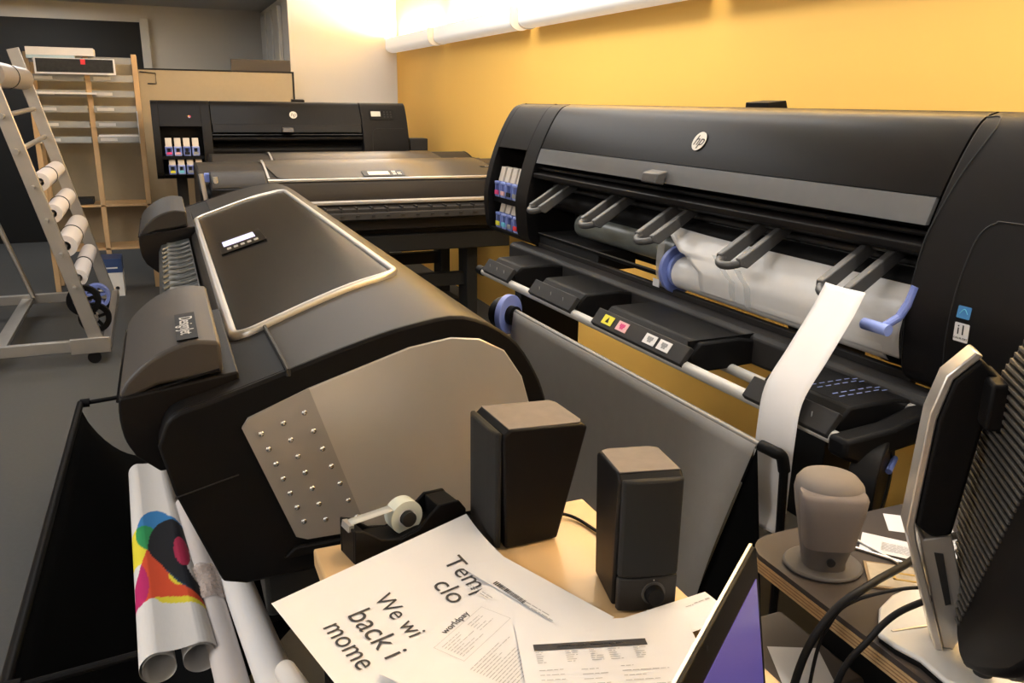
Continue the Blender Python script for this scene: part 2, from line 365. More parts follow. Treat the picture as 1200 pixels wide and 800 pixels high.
# media exit arms: a U of two prongs
def arm(y):
    m = MB()
    xb, zb, xt, zt = .085, 1.128, -.058, 1.048
    for s in (-.036, .036):
        m.prism([(xb, zb+.016), (xb, zb-.016), (xt+.02, zt-.016), (xt-.004, zt-.008), (xt-.004, zt+.008), (xt+.01, zt+.016)], y+s-.009, y+s+.009)
    m.box((xb-.02, y-.045, zb-.014), (xb+.02, y+.045, zb+.008))
    # rounded tip
    pts = []
    for k in range(13):
        aa = math.pi*k/12; pts.append((xt+.012-.030*math.sin(aa)+.0, y+.036*math.cos(aa), zt-.012*math.sin(aa)))
    m.tube(pts, .0105, 8)
    return m.build('exit_arm', GREYARM, RPT, bevel=.0025)
for y in (-.60, -.975, -1.295, -1.66, -1.99): arm(y)
# lower cover plate, beam, rails
bx((.045, rb, .867), (.062, ra, .891)).build('lower_cover', DGREY, RPT, bevel=.003)
bx((.05, rb, .914), (.064, ra, .926)).build('cover_edge', BLK, RPT, bevel=.002); MB().tube([(.046, ra, .928), (.046, rb, .928)], .0022, 6).build('edge_highlight', GREYARM, RPT)  # thin highlight on the black bar, shaped as a paler grey rod
bx((.05, -.86, .862), (.20, ra, .93)).build('end_block', BLKD, RPT, bevel=.004)
MB().prism([(-.01, .800), (-.022, .808), (-.022, .868), (-.008, .878), (.035, .878), (.045, .868), (.045, .80)], -.30, -2.42).build('table_beam', DGREY, RPT, bevel=.004)
for yy in (-.34, -2.38): bx((-.0, yy-.03, .40), (.26, yy+.03, .86)).build('table_bracket', BLKD, RPT, bevel=.004)
MB().tube([(-.215, -.50, .815), (-.215, -2.20, .822)], .0135, 20).build('output_rail', RAILM, RPT)
MB().tube([(-.215, -.47, .815), (-.215, -.515, .815)], .0165, 16).build('rail_cap', BLK, RPT)
MB().tube([(-.08, -.60, .795), (-.08, -2.19, .800)], .0125, 20).build('rear_rail', RAILM, RPT)
def ramp(y0, w, dots=False, stick=False):
    m = MB()
    m.prism([(-.205, .842), (-.175, .872), (-.06, .872), (.03, .855), (.05, .835), (.03, .805), (-.10, .800), (-.19, .800)], y0, y0-w)
    r = m.build('output_ramp', BLK, RPT, bevel=.006)
    fp = MB().prism([(-.226, .818), (-.236, .830), (-.208, .868), (-.196, .860)], y0+.006, y0-w-.006).build('front_plate', DGREY, r, bevel=.002)
    xd = Vector((0, -1, 0)); yd_ = Vector((.028, 0, .038)).normalized()
    if stick:
        for (t0, t1, mm) in ((.10, .22, YEL), (.28, .40, PNK), (.60, .72, PAPER2), (.75, .87, PAPER2)):
            M = basis(Vector((-.2225, y0-w*(t0+t1)/2, .8495)), xd, yd_)
            s_ = MB().prism([(-w*(t1-t0)/2, -.013), (w*(t1-t0)/2, -.013), (w*(t1-t0)/2, .013), (-w*(t1-t0)/2, .013)], 0, .0012, 'z', M).build('warning_sticker', mm, fp)
            m2 = MB()
            if mm is YEL:
                for q in range(3): m2.prism([(-.008, -.007), (.008, -.007), (0, .009)], .0012, .0016, 'z', M @ Matrix.Scale(1-.0*q, 4))
                m2.build('warning_triangle', INKK, s_)
            else:
                for q in range(5): m2.prism(rrect(-.008+.004*q, (-1)**q*.003, .0035, .0045, .001), .0012, .0016, 'z', M)
                m2.build('pictogram', MAG if mm is PNK else GPR, s_)
    else:
        m2 = MB()
        for q in (-.3, 0, .3): m2.box((-.2245, y0-w*(.5+q)-.0006, .838), (-.2225, y0-w*(.5+q)+.0006, .856))
        m2.build('plate_marks', GPR, fp)
    if dots:
        m3 = MB()
        for yy in (.42, .50, .68, .76):
            for k in range(7): m3.box((-.15+k*.022, y0-w*yy-.0012, .8722-max(0, (-.15+k*.022+.055))*.19), (-.137+k*.022, y0-w*yy+.0012, .8728-max(0, (-.15+k*.022+.055))*.19))
        m3.build('blue_guide_marks', BLUEL, r)
    return r
ramp(-.55, .20); ramp(-.93, .26); ramp(-1.33, .40, stick=True); ramp(-1.96, .22, dots=True)
for yy in (-1.715,):
    bx((-.2, yy-.002, .86), (-.0, yy+.002, .876)).build('ramp_rib', BLK, RPT)
# arm end of the rail at the right: chunky black bracket
MB().prism([(-.235, .835), (-.235, .80), (-.20, .785), (-.06, .80), (.05, .80), (.05, .86), (-.04, .862), (-.12, .842)], -2.19, -2.235).build('rail_end_bracket', BLK, RPT, bevel=.008)
MB().tube([(-.02, -2.17, .842), (-.02, -2.21, .842)], .018, 16).build('bracket_pin', SILV, RPT)
# spindle tube left of the roll, hub and blue flange of the roll
MB().tube([(.085, -.70, .992), (.085, -1.28, .992)], .040, 24).build('spindle_tube', mat('green_grey_tube', (0.14, 0.15, 0.135), 0.3), RPT)
MB().tube([(.085, -2.03, .94), (.085, -2.13, .94)], .052, 24).build('spindle_hub', BLK, RPT)
# blue lever
m = MB(); m.tube([(.0, -2.135, 1.075), (-.005, -2.13, 1.045), (-.02, -2.125, 1.015)], .0085, 10)
lv = m.build('blue_lever', BLUEP, RPT, bevel=0); MB().tube([(-.055, -2.075, .994), (-.055, -2.135, .994)], .0115, 14).build('lever_grip', BLUEL, lv)
m = MB(); m.tube([(-.02, -2.125, 1.015), (-.055, -2.12, .997)], .008, 10); m.build('lever_link', BLUEP, lv)

# media roll on the printer
MR = thing('media_roll', 'white paper media roll with blue end flange mounted on the large right printer', 'paper roll', RPo, RPr)
MB().hollow((.070, -1.315, .942), (.070, -2.055, .942), .046, .030).build('wound_paper', FILM, MR)
sh = sm2([(.160, 1.085), (.120, 1.083), (.085, 1.074), (.052, 1.052), (.030, 1.018), (.020, .98), (.022, .95), (.030, .918)], 6)
def sheetf(u, v):
    i = min(int(v*(len(sh)-1)), len(sh)-2); f = v*(len(sh)-1)-i
    x = sh[i][0]*(1-f)+sh[i+1][0]*f; z = sh[i][1]*(1-f)+sh[i+1][1]*f
    y0 = -1.40+.20*(v/.30) if v < .30 else -1.20-.25*min(1, (v-.30)/.45)
    y = y0+(-2.098-y0)*u
    return (x-.014*(1-u)**8*(1 if v > .3 and v < .6 else .3), y, z)
MB().grid(sheetf, 30, 40).build('loose_sheet', FILM, MR, solid=.0006, smooth=80)
MB().hollow((.070, -1.285, .948), (.070, -1.300, .948), .070, .040, 40).build('blue_flange', BLUEP, MR, bevel=.002)
MB().hollow((.070, -1.300, .948), (.070, -1.312, .948), .050, .030, 32).build('flange_collar', BLUEL, MR)
for (u0, v0, v1) in ((.19, .55, .98), (.28, .62, 1.0)):
    MB().grid(lambda u, v, u0=u0, v0=v0, v1=v1: Vector(sheetf(u0+u*.035, v0+(v1-v0)*v))+Vector((-.0016, 0, .0004)), 3, 14).build('clear_tape_strip', TAPEC, MR, smooth=80)
MB().grid(lambda u, v: (.045-.014*math.sin(v*2.2)+.03*max(0, v-.75), -1.215-u*.035-.02*v, 1.03-.14*v), 3, 12).build('hanging_tape', TAPEC, MR, smooth=80)
bx((.022, -1.262, .892), (.024, -1.230, .914)).build('tape_label', PAPER, MR)

# narrow white strip hanging from the last arm
def stripf(u, v):
    P = strip_path; i = min(int(v*(len(P)-1)), len(P)-2); f = v*(len(P)-1)-i
    p = P[i]*(1-f)+P[i+1]*f
    return (p.x-.006*math.sin(u*math.pi), p.y+.040-.104*u, p.z)
strip_path = smooth_path([(-.070, -2.02, 1.058), (-.115, -2.035, 1.01), (-.18, -2.05, .94), (-.232, -2.055, .87), (-.255, -2.07, .80), (-.256, -2.07, .70), (-.25, -2.062, .64), (-.262, -2.055, .60)], 6)
o = MB().grid(stripf, 8, 40).build('paper_strip', PAPER, None, solid=.0005, smooth=80); o.location = RPo; o.rotation_euler = (0, 0, R_(RPr))
tag(o, 'narrow white paper strip hanging from the printer arm over the grey rail', 'paper strip')

# fabric bin of the right printer
SB = thing('catch_basket', 'grey fabric catch basket slung on a tube frame before the right printer', 'basket', RPo, RPr)
y0, y1 = -.98, -2.10
MB().tube([(-.30, y0, .782), (-.30, y1, .782)], .0085, 12).build('top_tube', mat('pewter_tube', (0.20, 0.19, 0.175), 0.4, metal=.5), SB)
MB().grid(lambda u, v: (-.310-.03*math.sin(v*2.4)-.012*math.sin(u*7+v*3)*v, y0-.004+(y1+.012-y0)*u+(.155*v*(1 if u > .5 else 0))*(u-.5)*2, .785-.62*v), 24, 24).build('fabric_panel', MESHF, SB, solid=.0012, smooth=80)
m = MB(); m.tube(smooth_path([(-.30, y1+.004, .784), (-.298, y1-.028, .784), (-.285, y1-.036, .775), (-.275, y1-.036, .745)], 6), .0115, 12); m.build('corner_elbow', BLK, SB)
MB().tube([(-.276, y1-.036, .75), (-.250, y1-.020, .55), (-.22, y1, .10)], .0085, 10).build('side_arm', BLK, SB)
MB().grid(lambda u, v: (-.302-.045*v+.10*u*v, y1+.012+(.135-.155*u)*v, .778-.50*v), 6, 16).build('side_gusset', BLKF, SB, solid=.001, smooth=80)
MB().tube([(-.22, y0, .10), (-.22, y1, .10)], .0085, 10).build('bottom_tube', BLK, SB)
MB().tube([(-.30, y0, .782), (-.26, y0+.01, .74), (-.22, y0, .10)], .0095, 10).build('side_arm', BLK, SB)
SPN = thing('spare_spindle', 'blue-flanged spindle leaning at the far end of the grey catch basket', 'spindle', RPo, RPr)
m = MB(); m.hollow((-.31, -.925, .765), (-.30, -.942, .765), .062, .012, 36); m.build('blue_disc', BLUEP, SPN, bevel=.002)
MB().tube([(-.305, -.942, .765), (-.295, -.965, .765)], .030, 20).build('black_hub', BLK, SPN)
MB().tube([(-.315, -.90, .765), (-.31, -.925, .765)], .050, 20).build('rear_hub', BLK, SPN)
MB().tube([(-.318, -.88, .765), (-.318, -.88, .02)], .012, 10).build('spindle_post', BLK, SPN)

# printer at the far end, facing the camera
FPT, fa, fb, fc = black_printer('wide_format_printer', 'black wide-format printer facing forward at the back, against the beige partition', (0.0, 6.22, -.015), 90, .38, 1.05, .35, detail=False)
M = onskin(-.24, 1.29, .0008)
cb = MB().prism([(.010*math.cos(k*.5236), .010*math.sin(k*.5236)) for k in range(12)], 0, .001, 'z', M).build('colour_dot_badge', MAG, FPT)
for dx, dy, mm in ((-.005, .004, YEL), (.005, .004, RED), (0, -.005, CYA)):
    MB().prism([(dx+.0045*math.cos(k*.7854), dy+.0045*math.sin(k*.7854)) for k in range(8)], .001, .0015, 'z', M).build('badge_dot', mm, cb)
bx((.02, -1.79, 1.05), (.16, -1.93, 1.14)).build('side_box', DGREY, FPT, bevel=.006)
MB().tube([(.06, -1.60, 1.02), (.06, -1.60, 1.06)], .015, 10).build('blue_lever', BLUEP, FPT)

# ------------------------------------------------------------------ silver-topped photo printers
TOPP = [(-.038, .90), (-.016, .944), (.04, .962), (.085, .976), (.166, 1.001), (.26, 1.030), (.349, 1.052), (.443, 1.060), (.526, 1.018), (.575, .950), (.600, .88), (.607, .80), (.598, .71), (.56, .655)]
TS = sm2(TOPP, 4)
def sz(x):
    for p, q in zip(TS, TS[1:]):
        if p[0] <= x <= q[0]: return p[1]+(q[1]-p[1])*(x-p[0])/max(1e-6, q[0]-p[0])
    return 1.0
OUT = TS+[(.07, .645), (.035, .656), (-.022, .82)]
def photo_printer(name, label, loc, rot, L, l0, l1, bulges, disp, studs=False, zend=None):
    T = thing(name, label, 'printer', loc, rot)
    # end caps (black, full outline)
    e = MB().prism(OUT, 0, .014).build('end_cap', BLK, T, bevel=.005)
    e2 = MB().prism(OUT, L-.014, L).build('end_cap', BLK, T, bevel=.005)
    top = [p for p in TS if p[0] > .157]
    for y0, y1, nm in ((.014, L-.014, 'top_cover'),):
        prof = [(.157, sz(.157)-.002)]+[(x, z-.0015) for x, z in top]+[(.50, .66), (.157, .66)]
        MB().prism(prof, y0, y1).build(nm, TITAN, T, smooth=50)
    # black front ends and recessed front between
    fr = [(x, z-.002) for x, z in TS if x <= .157]+[(.157, sz(.157)-.002), (.157, .66), (.04, .658), (-.020, .82)]
    b1, b2 = bulges
    MB().prism(fr, .014, b1[1]).build('front_corner', BLK, T, bevel=.004)
    MB().prism(fr, b2[0], L-.014).build('front_corner', BLK, T, bevel=.004)
    MB().prism([(.075, .955), (.062, .86), (.06, .70), (.157, .68), (.157, .995), (.09, .972)], b1[1], b2[0]).build('front_panel', TITAN, T, bevel=.003)
    MB().prism([(.060, .868), (.046, .860), (.046, .848), (.062, .844)], b1[1], b2[0]).build('front_trim', SILV, T)
    tr = MB().prism([(.060, .835), (-.018, .805), (-.024, .770), (.0, .760), (.060, .770)], b1[1], b2[0]).build('output_tray', DGREY, T, bevel=.003)
    m = MB(); n = 16
    for k in range(n):
        y = b1[1]+(b2[0]-b1[1])*(k+.5)/n
        m.box((-.012, y-.006, .808), (.055, y+.006, .836))
    m.box((-.008, b1[1]+.005, .802), (.055, b2[0]-.005, .826)); m.build('tray_ribs', DGREY, tr, bevel=.002)
    m = MB()
    for k in range(n):
        y = b1[1]+(b2[0]-b1[1])*(k+.5)/n; m.box((-.026, y-.010, .785), (-.0205, y+.010, .795))
    m.build('tray_marks', KPR, tr)
    if studs:
        ot = MB().prism([(.066, .948), (-.022, .928), (-.032, .905), (-.030, .80), (.066, .80)], b1[1], b2[0]).build('ribbed_cover', mat('blue_grey_plastic', (0.05, 0.053, 0.053), .4, spec=.3), T, bevel=.003)
        m = MB()
        for k in range(15):
            y = b1[1]+.03+k*.075
            m.tube(smooth_path([(-.020, y, .933), (.005, y+.012, .941), (.030, y-.004, .946), (.060, y+.008, .952)], 4), .0045, 8)
        m.box((-.005, b1[1]+.02, .930), (.05, b2[0]-.02, .938)); m.build('wavy_ribs', mat('blue_grey_rib', (0.09, 0.095, 0.095), .35), ot)
    # cartridge bulges
    for k, (y0, y1) in enumerate(bulges):
        prof = sm2([(-.072, .865), (-.086, .90), (-.088, .955), (-.070, .990), (-.03, 1.022), (.02, 1.040), (.065, 1.036)], 4)+[(.088, 1.01), (.088, .88), (.04, .84), (-.04, .835)]
        bd = MB().prism([(x, min(z, .962+.35*(x+.088)*.4)) for x, z in prof], y0, y1).build('cartridge_housing', BLKS, T, bevel=.010, seg=3)
        cov = sm2([(-.087, .965), (-.070, .990), (-.03, 1.022), (.02, 1.040), (.065, 1.036)], 4)
        cov = cov+[(.066, .985), (-.03, .975), (-.08, .955)]
        hc = MB().prism(cov, y0+.006, y1-.004).build('housing_cover', mat('dusty_taupe_cover', (0.050, 0.044, 0.040), .55) if k == 0 else DGREY, bd, bevel=.006, seg=3)
        m = MB(); m.tube([(-.089, y0+.004, .957), (-.089, y1-.004, .957)], .0022, 6); m.tube([(-.089, y0+.004, .957), (.06, y0+.003, .992)], .0020, 6); m.build('housing_trim', GLOSS, bd)
        if k == 0:
            M = basis(Vector((.018, .160, 1.0415)), (0, -1, 0), (1, 0, .10))
            pl = MB().prism(rrect(0, 0, .085, .016, .002), -.001, .0012, 'z', M).build('name_plate', BLK, hc)
            text('name_plate_letters', 'DesignJet', .030, SILV, pl, M @ Matrix.Translation((0, 0, .0015)))
    # lid on the top: silver frame and dark window
    x0, x1 = .088, .432
    yc, hy = (l0+l1)/2, (l1-l0)/2; xc, hx = (x0+x1)/2, (x1-x0)/2
    def ring(sc, r, dz, n=7):
        out = []
        for (u, v) in rrect(0, 0, hx-sc, hy-sc, max(.004, r-sc), n):
            x = xc+u; y = yc+v+(u/hx)*.045
            out.append(Vector((x, y, sz(min(.50, max(-.03, x)))+dz)))
        return out
    def densify(R, n=4):
        o = []
        for i in range(len(R)):
            A, B = R[i], R[(i+1) % len(R)]
            k = n if (A-B).length > .05 else 1
            kk = 8 if (A-B).length > .05 else 1
            for q in range(kk):
                p = A.lerp(B, q/kk); o.append(p)
        return o
    def fix(R, dz):
        return [Vector((p.x, p.y, sz(p.x)+dz)) for p in R]
    m = MB(); rr = [(0, -.004), (0, .008), (.004, .0115), (.012, .0115), (.016, .009), (.016, -.002)]
    rings = []
    for sc, dz in rr: rings.append([m.b.verts.new(v) for v in fix(densify(ring(sc, .045, 0)), dz)])
    for A, B in zip(rings, rings[1:]):
        for i in range(len(A)): m.b.faces.new((A[i], A[(i+1) % len(A)], B[(i+1) % len(A)], B[i]))
    if studs: lf = m.build('lid_frame', SILV, T, smooth=60)
    else:
        m.b.free()
        MB().prism([(x0-.006, sz(x0)-.004), (x0-.006, sz(x0)+.006), (x0+.006, sz(x0)+.011), (x0+.016, sz(x0)+.008)], l0, l1, 'y').build('front_strip', SILV, T)
        MB().grid(lambda u, v: (x0+.02+.30*u, l1-.012*v, sz(x0+.02+.30*u)+.0085), 12, 3).build('side_strip', SILV, T)
    m = MB()
    inner = rrect(0, 0, hx-.019, hy-.019, .026, 7)
    NX = 14
    def row(u):
        a_ = abs(u); e_ = hy-.019; r = .026; hxx = hx-.019
        if a_ > hxx-r: e_ = hy-.019-r+math.sqrt(max(0, r*r-(a_-(hxx-r))**2))
        return e_
    V = []
    us = [-(hx-.019)+2*(hx-.019)*(1-math.cos(math.pi*i/NX))/2 for i in range(NX+1)]
    for u in us:
        e_ = row(u); x = xc+u
        V.append([m.b.verts.new((x, yc+t*e_+(u/hx)*.045, sz(x)+.006)) for t in (-1, -.5, 0, .5, 1)])
    for A, B in zip(V, V[1:]):
        for j in range(4): m.b.faces.new((A[j], A[j+1], B[j+1], B[j]))
    wl = m.build('lid_window', mat('dark_lid_window', (0.012, 0.010, 0.008), 0.20, spec=.06) if studs else mat('lid_metallic', (0.10, 0.088, 0.075), .27, metal=.55, spec=.3), T, smooth=60)
    # display block
    dx, dy, dw, dh, lit, turn = disp
    tx = Vector((1, 0, (sz(dx+.02)-sz(dx-.02))/.04)); ty = Vector((0, 1, 0))
    M = basis(Vector((dx, dy, sz(dx)+.0075)), tx, ty) if turn == 0 else basis(Vector((dx, dy, sz(dx)+.0075)), -ty, tx)
    db = MB().prism(rrect(0, 0, dw/2, dh/2, .006), 0, .003, 'z', M).build('display_block', GLOSS, wl, bevel=.001)
    MB().prism(rrect(-.004 if lit else -dw*.12, dh*.16 if lit else 0, dw*.36 if lit else dw*.25, dh*.20 if lit else dh*.30, .002), .003, .0036, 'z', M).build('screen', LCD if lit else LCD2, db)
    m = MB()
    for k in range(5): m.prism(rrect(-dw*.3+k*dw*.15 if lit else dw*.25+(k % 2)*dw*.12, -dh*.28 if lit else -dh*.25+(k//2)*dh*.25, dw*.045, dh*.06, .001), .003, .0042, 'z', M)
    m.build('buttons', SILV, db)
    if studs:
        # inset metal end plate
        P1 = [(.082, .915), (.092, .930), (.186, .967), (.348, 1.017), (.42, 1.027), (.470, 1.020), (.515, .995), (.548, .945), (.567, .88), (.572, .78), (.565, .715), (.54, .704), (.170, .708), (.152, .716)]
        mp = MB().prism(P1, -.003, .004).build('metal_end_plate', ENDM, T, bevel=.002)
        P2 = [(.082, .915), (.092, .930), (.186, .967), (.268, .7065), (.170, .708), (.152, .716)]
        dp = MB().prism(P2, -.0045, -.0025).build('studded_dim_zone', ENDM2, mp)  # no separate plate: carries the darker reflection tone behind the studs
        colsA = [((.110, .902), (.166, .741)), ((.144, .915), (.201, .738)), ((.177, .928), (.252, .733))]
        for (p, q) in colsA:
            for k in range(7):
                t = k/6; c = (p[0]+(q[0]-p[0])*t, -.005, p[1]+(q[1]-p[1])*t)
                MB().sphere(c, .0048, (1, .5, 1), 12).build('stud', CHROME, dp)
        MB().prism([(.130, .682), (.150, .700), (.54, .698), (.55, .684)], -.010, .0).build('end_ledge', BLK, T, bevel=.003)
        MB().tube([(-.022, -.001, .815), (.072, -.001, .838)], .0012, 6).build('cover_seam', DGREY, e)
        MB().tube([(.157, .000, .990), (.157, .0, .9985), (.152, l0-.02, 1.000)], .0035, 6).build('top_seam', KPR, T)
    if not studs:
        m = MB(); m.tube([(-.045, L-.01, 1.035), (-.05, L-.035, .82)], .012, 10); m.build('corner_trim', SILV, T)
        m = MB(); m.tube([(-.06, L-.075, 1.02), (-.065, L-.09, .82)], .012, 10); m.build('corner_trim', SILV, T)
        bx((.04, L-.08, .985), (.09, L-.03, 1.03)).build('blue_latch', BLUEP, T, bevel=.006)
    # underside body and stand
    bx((.10, .02, .56), (.50, L-.02, .66)).build('lower_body', BLKD, T, bevel=.008)
    for yy in (.22, L-.22):
        lg = bx((.22, yy-.035, .10), (.38, yy+.035, .57)).build('leg', BLKD, T, bevel=.006)
        bx((-.02, yy-.03, .055), (.62, yy+.03, .105)).build('foot', BLKD, lg, bevel=.008)
        for xx in (0.01, .59): MB().tube([(xx, yy-.015, .03), (xx, yy+.015, .03)], .03, 16).build('caster', BLK, lg)
    bx((.27, .22, .30), (.33, L-.22, .38)).build('cross_rail', BLKD, T, bevel=.004)
    return T
SPo = (0, 1.25, 0); SPr = -.4
photo_printer('photo_printer', 'silver and black photo printer in the foreground with studded metal end plate', SPo, SPr, 2.40, .30, 1.97, ((.06, .50), (1.72, 2.20)), (.190, 1.16, .125, .20, True, 0), studs=True)
photo_printer('photo_printer', 'grey photo printer with silver front strip, directly behind the foreground one', (1.96, 4.52, 0), 90, 1.77, .09, 1.42, ((.03, .08), (1.44, 1.72)), (.15, .78, .24, .085, False, 1))
photo_printer('photo_printer', 'grey photo printer, the farther of the two facing forward in the middle rows', (2.03, 5.26, 0), 90, 1.72, .22, 1.36, ((.03, .08), (1.40, 1.66)), (.15, .82, .20, .085, False, 1))

# ------------------------------------------------------------------ catch bin of the foreground printer with posters in it
FB = thing('catch_basket', 'black fabric catch basket with open frame left of the foreground printer', 'basket', SPo, SPr)
fy0, fy1 = .36, 2.04
MB().tube([(-.37, fy0, .30), (-.36, fy1, .30)], .012, 12).build('front_tube', BLK, FB)
for yy, xx in ((fy0, -.37), (fy1, -.36)):
    MB().tube([(xx, yy, .30), (xx+.03, yy, .30)], .0165, 12).build('corner_joint', BLK, FB)
    MB().tube([(xx+.02, yy, .30), (.22, yy, .34)], .0085, 10).build('side_tube', BLK, FB)
MB().grid(lambda u, v: (-.365+.55*v, fy0+.02+(fy1-fy0-.04)*u-(.0), .30-.24*math.sin(v**.75*math.pi)+.01*math.sin(u*9)*math.sin(v*3.14)), 24, 24).build('fabric_sling', BLKF, FB, solid=.0012, smooth=80)

def stroke_ellipse(px, py, cx, cy, rx, ry, ang):
    c, s = math.cos(R_(ang)), math.sin(R_(ang)); x, y = px-cx, py-cy
    u, v = (x*c+y*s)/rx, (-x*s+y*c)/ry
    return u*u+v*v < 1
def inpoly(x, y, P):
    c_ = False; j = len(P)-1
    for i in range(len(P)):
        if (P[i][1] > y) != (P[j][1] > y) and x < (P[j][0]-P[i][0])*(y-P[i][1])/(P[j][1]-P[i][1])+P[i][0]: c_ = not c_
        j = i
    return c_
LT_ = [(0, 178), (.3, 84), (.4, 63), (.5, 45), (.6, 28), (.7, 12), (.8, -3), (.9, -16), (1.3, -60)]   # artwork: row for a distance along the sheet
BLACKP = [tuple(q) for q in sm2([(15, 38), (20, 24), (32, 13), (50, 12), (64, 24), (68, 44), (58, 58), (64, 78), (82, 100), (90, 126), (78, 117), (60, 100), (40, 75), (30, 60), (18, 47), (15, 38)], 5)]
REDP = [(0, 72), (6, 56), (14, 41), (30, 60), (42, 75), (62, 100), (88, 126), (75, 121), (55, 110), (35, 103), (20, 101), (3, 105), (-6, 100)]
STRP = [(18, 101), (35, 102), (55, 109), (88, 124), (88, 131), (66, 123), (40, 115), (25, 110)]
YSM = [tuple(q) for q in sm2([(38, 67), (45, 73), (55, 92), (42, 84), (37, 76), (38, 67)], 4)]
def poster_colour(a, l):   # a: distance across the sheet from its left side (m), l: distance from the near end (m)
    r = .036
    s1 = r*(1-math.cos(max(0, a)/r)) if a < r*math.pi/2 else (r+(a-r*math.pi/2) if a < r*math.pi/2+.076 else min(.148, .112+r*math.sin(min(1.57, (a-r*math.pi/2-.076)/r))))
    if a < 0: s1 = -r*.15
    for (l0, v0), (l1, v1) in zip(LT_, LT_[1:]):
        if l0 <= l <= l1: py = v0+(v1-v0)*(l-l0)/(l1-l0)
    px = s1/.148*(92-(178-py)*.13)
    blue = stroke_ellipse(px, py, 26, 21, 23, 24, 10) or inpoly(px, py, [(30, -1), (52, 10), (66, 22), (40, 20)])
    yel = stroke_ellipse(px, py, 10, 34, 22, 21, 0)
    if stroke_ellipse(px, py, 56, 50, 9.5, 17, -8): return (0.42, 0.025, 0.08)
    if inpoly(px, py, BLACKP):
        return (0.010, 0.012, 0.018) if not (px-py*.75 < -14 and py > 66) else (0.01, 0.06, 0.12)
    if inpoly(px, py, YSM): return (0.85, 0.72, 0.05)
    if inpoly(px, py, REDP):
        return (0.50, 0.02, 0.14) if stroke_ellipse(px, py, 0, 80, 13, 28, 0) else (0.74, 0.085, 0.03)
    if inpoly(px, py, STRP): return (0.85, 0.72, 0.05)
    if blue and yel: return (0.03, 0.30, 0.10)
    if blue: return (0.04, 0.22, 0.52)
    if yel: return (0.85, 0.72, 0.05)
    return (0.78, 0.75, 0.72)
PM = attr_mat('printed_poster', 0.6); PM.node_tree.nodes['Principled BSDF'].inputs['Specular IOR Level'].default_value = .2
def poster_roll():
    # a sheet whose two edges are curled underneath into two scrolls
    path = []
    r = .036
    cL, cR = Vector((-.036, 0)), Vector((.040, 0))
    for k in range(40, 0, -1):       # left curl from inside out
        a_ = R_(90+k*12.5); rad = r*(.80+.20*(1-k/40)); path.append(cL+Vector((math.cos(a_), math.sin(a_)))*rad)
    path.append(cL+Vector((0, r)))
    for k in range(1, 12): t = k/12; path.append(Vector((cL.x*(1-t)+cR.x*t, r-.004*math.sin(t*math.pi))))
    for k in range(0, 41):
        a_ = R_(90-k*12.5); rad = r*(.80+.20*(1-k/40)); path.append(cR+Vector((math.cos(a_), math.sin(a_)))*rad)
    Lp = 1.27; NL = 260
    # dense across
    P2 = []
    for A, B in zip(path, path[1:]):
        n = max(1, int((B-A).length/.0025))
        for q in range(n): P2.append(A.lerp(B, q/n))
    P2.append(path[-1])
    bm = bmesh.new(); V = []
    dist = 0; D = [0]
    for A, B in zip(P2, P2[1:]): dist += (B-A).length; D.append(dist)
    i0 = min(range(len(P2)), key=lambda i: (P2[i]-Vector((-.072, 0))).length+(0 if i < len(P2)//2 else 9)+(0 if i > 60 else .0))
    cands = [i for i in range(len(P2)//2) if abs(P2[i].x+.072) < .003 and abs(P2[i].y) < .012]
    i0 = cands[-1] if cands else i0
    lay = None; cols = []
    for j in range(NL+1):
        l = Lp*j/NL
        V.append([bm.verts.new((p.x*(1-.12*l), l-.010*(p.y/.036)*(1 if p.y < 0 else .3), p.y+.0)) for p in P2])
        cols += [poster_colour(D[i]-D[i0], l) if D[i] >= D[i0]-.02 else (0.78, 0.75, 0.71) for i in range(len(P2))]
    for j in range(NL):
        for i in range(len(P2)-1): bm.faces.new((V[j][i], V[j+1][i], V[j+1][i+1], V[j][i+1]))
    me = bpy.data.meshes.new('poster_roll'); bm.to_mesh(me); bm.free()
    ca = me.color_attributes.new('Col', 'FLOAT_COLOR', 'POINT')
    for i, c in enumerate(cols): ca.data[i].color = (*c, 1)
    me.materials.append(PM)
    for p_ in me.polygons: p_.use_smooth = True
    o = bpy.data.objects.new('poster_roll', me); COL.objects.link(o)
    return tag(o, 'rolled poster with overlapping bright colour shapes lying in the black basket', 'poster')
def orient(o, near, far):   # puts local +Y from near to far
    n, f = Vector(near), Vector(far); y = (f-n).normalized(); x = y.cross(Vector((0, 0, 1))).normalized(); z = x.cross(y)
    o.matrix_world = Matrix(((x.x, y.x, z.x, n.x), (x.y, y.y, z.y, n.y), (x.z, y.z, z.z, n.z), (0, 0, 0, 1)))
pr = poster_roll(); orient(pr, (-.052, 1.50, .350), (-.120, 2.75, .215))
pr2 = MB().hollow((0, 0, 0), (0, 1.0, 0), .030, .027, 36).build('paper_roll', mat('pinkish_paper', (0.64, 0.59, 0.57), 0.6, var=.02), smooth=60)
tag(pr2, 'pinkish white paper roll with crumpled clear wrap, right beside the printed poster', 'paper roll'); orient(pr2, (.042, 1.35, .350), (-.01, 2.25, .28))
m = MB(); random.seed(3)
def wrapf(u, v):
    a_ = u*2*math.pi; rr_ = .0335+.004*math.sin(a_*5+v*30)*math.sin(v*23+a_*2)+.002*random.random(); return (rr_*math.cos(a_), .36+.17*v, rr_*math.sin(a_))
wr = m.grid(wrapf, 40, 24).build('crumpled_wrap', mat('crinkled_clear_film', (0.62, 0.50, 0.44), 0.12, alpha=.6, spec=.8), pr2, smooth=20)
pr3 = MB().hollow((0, 0, 0), (0, 1.0, 0), .034, .031, 36).build('paper_roll', PAPER, smooth=60)
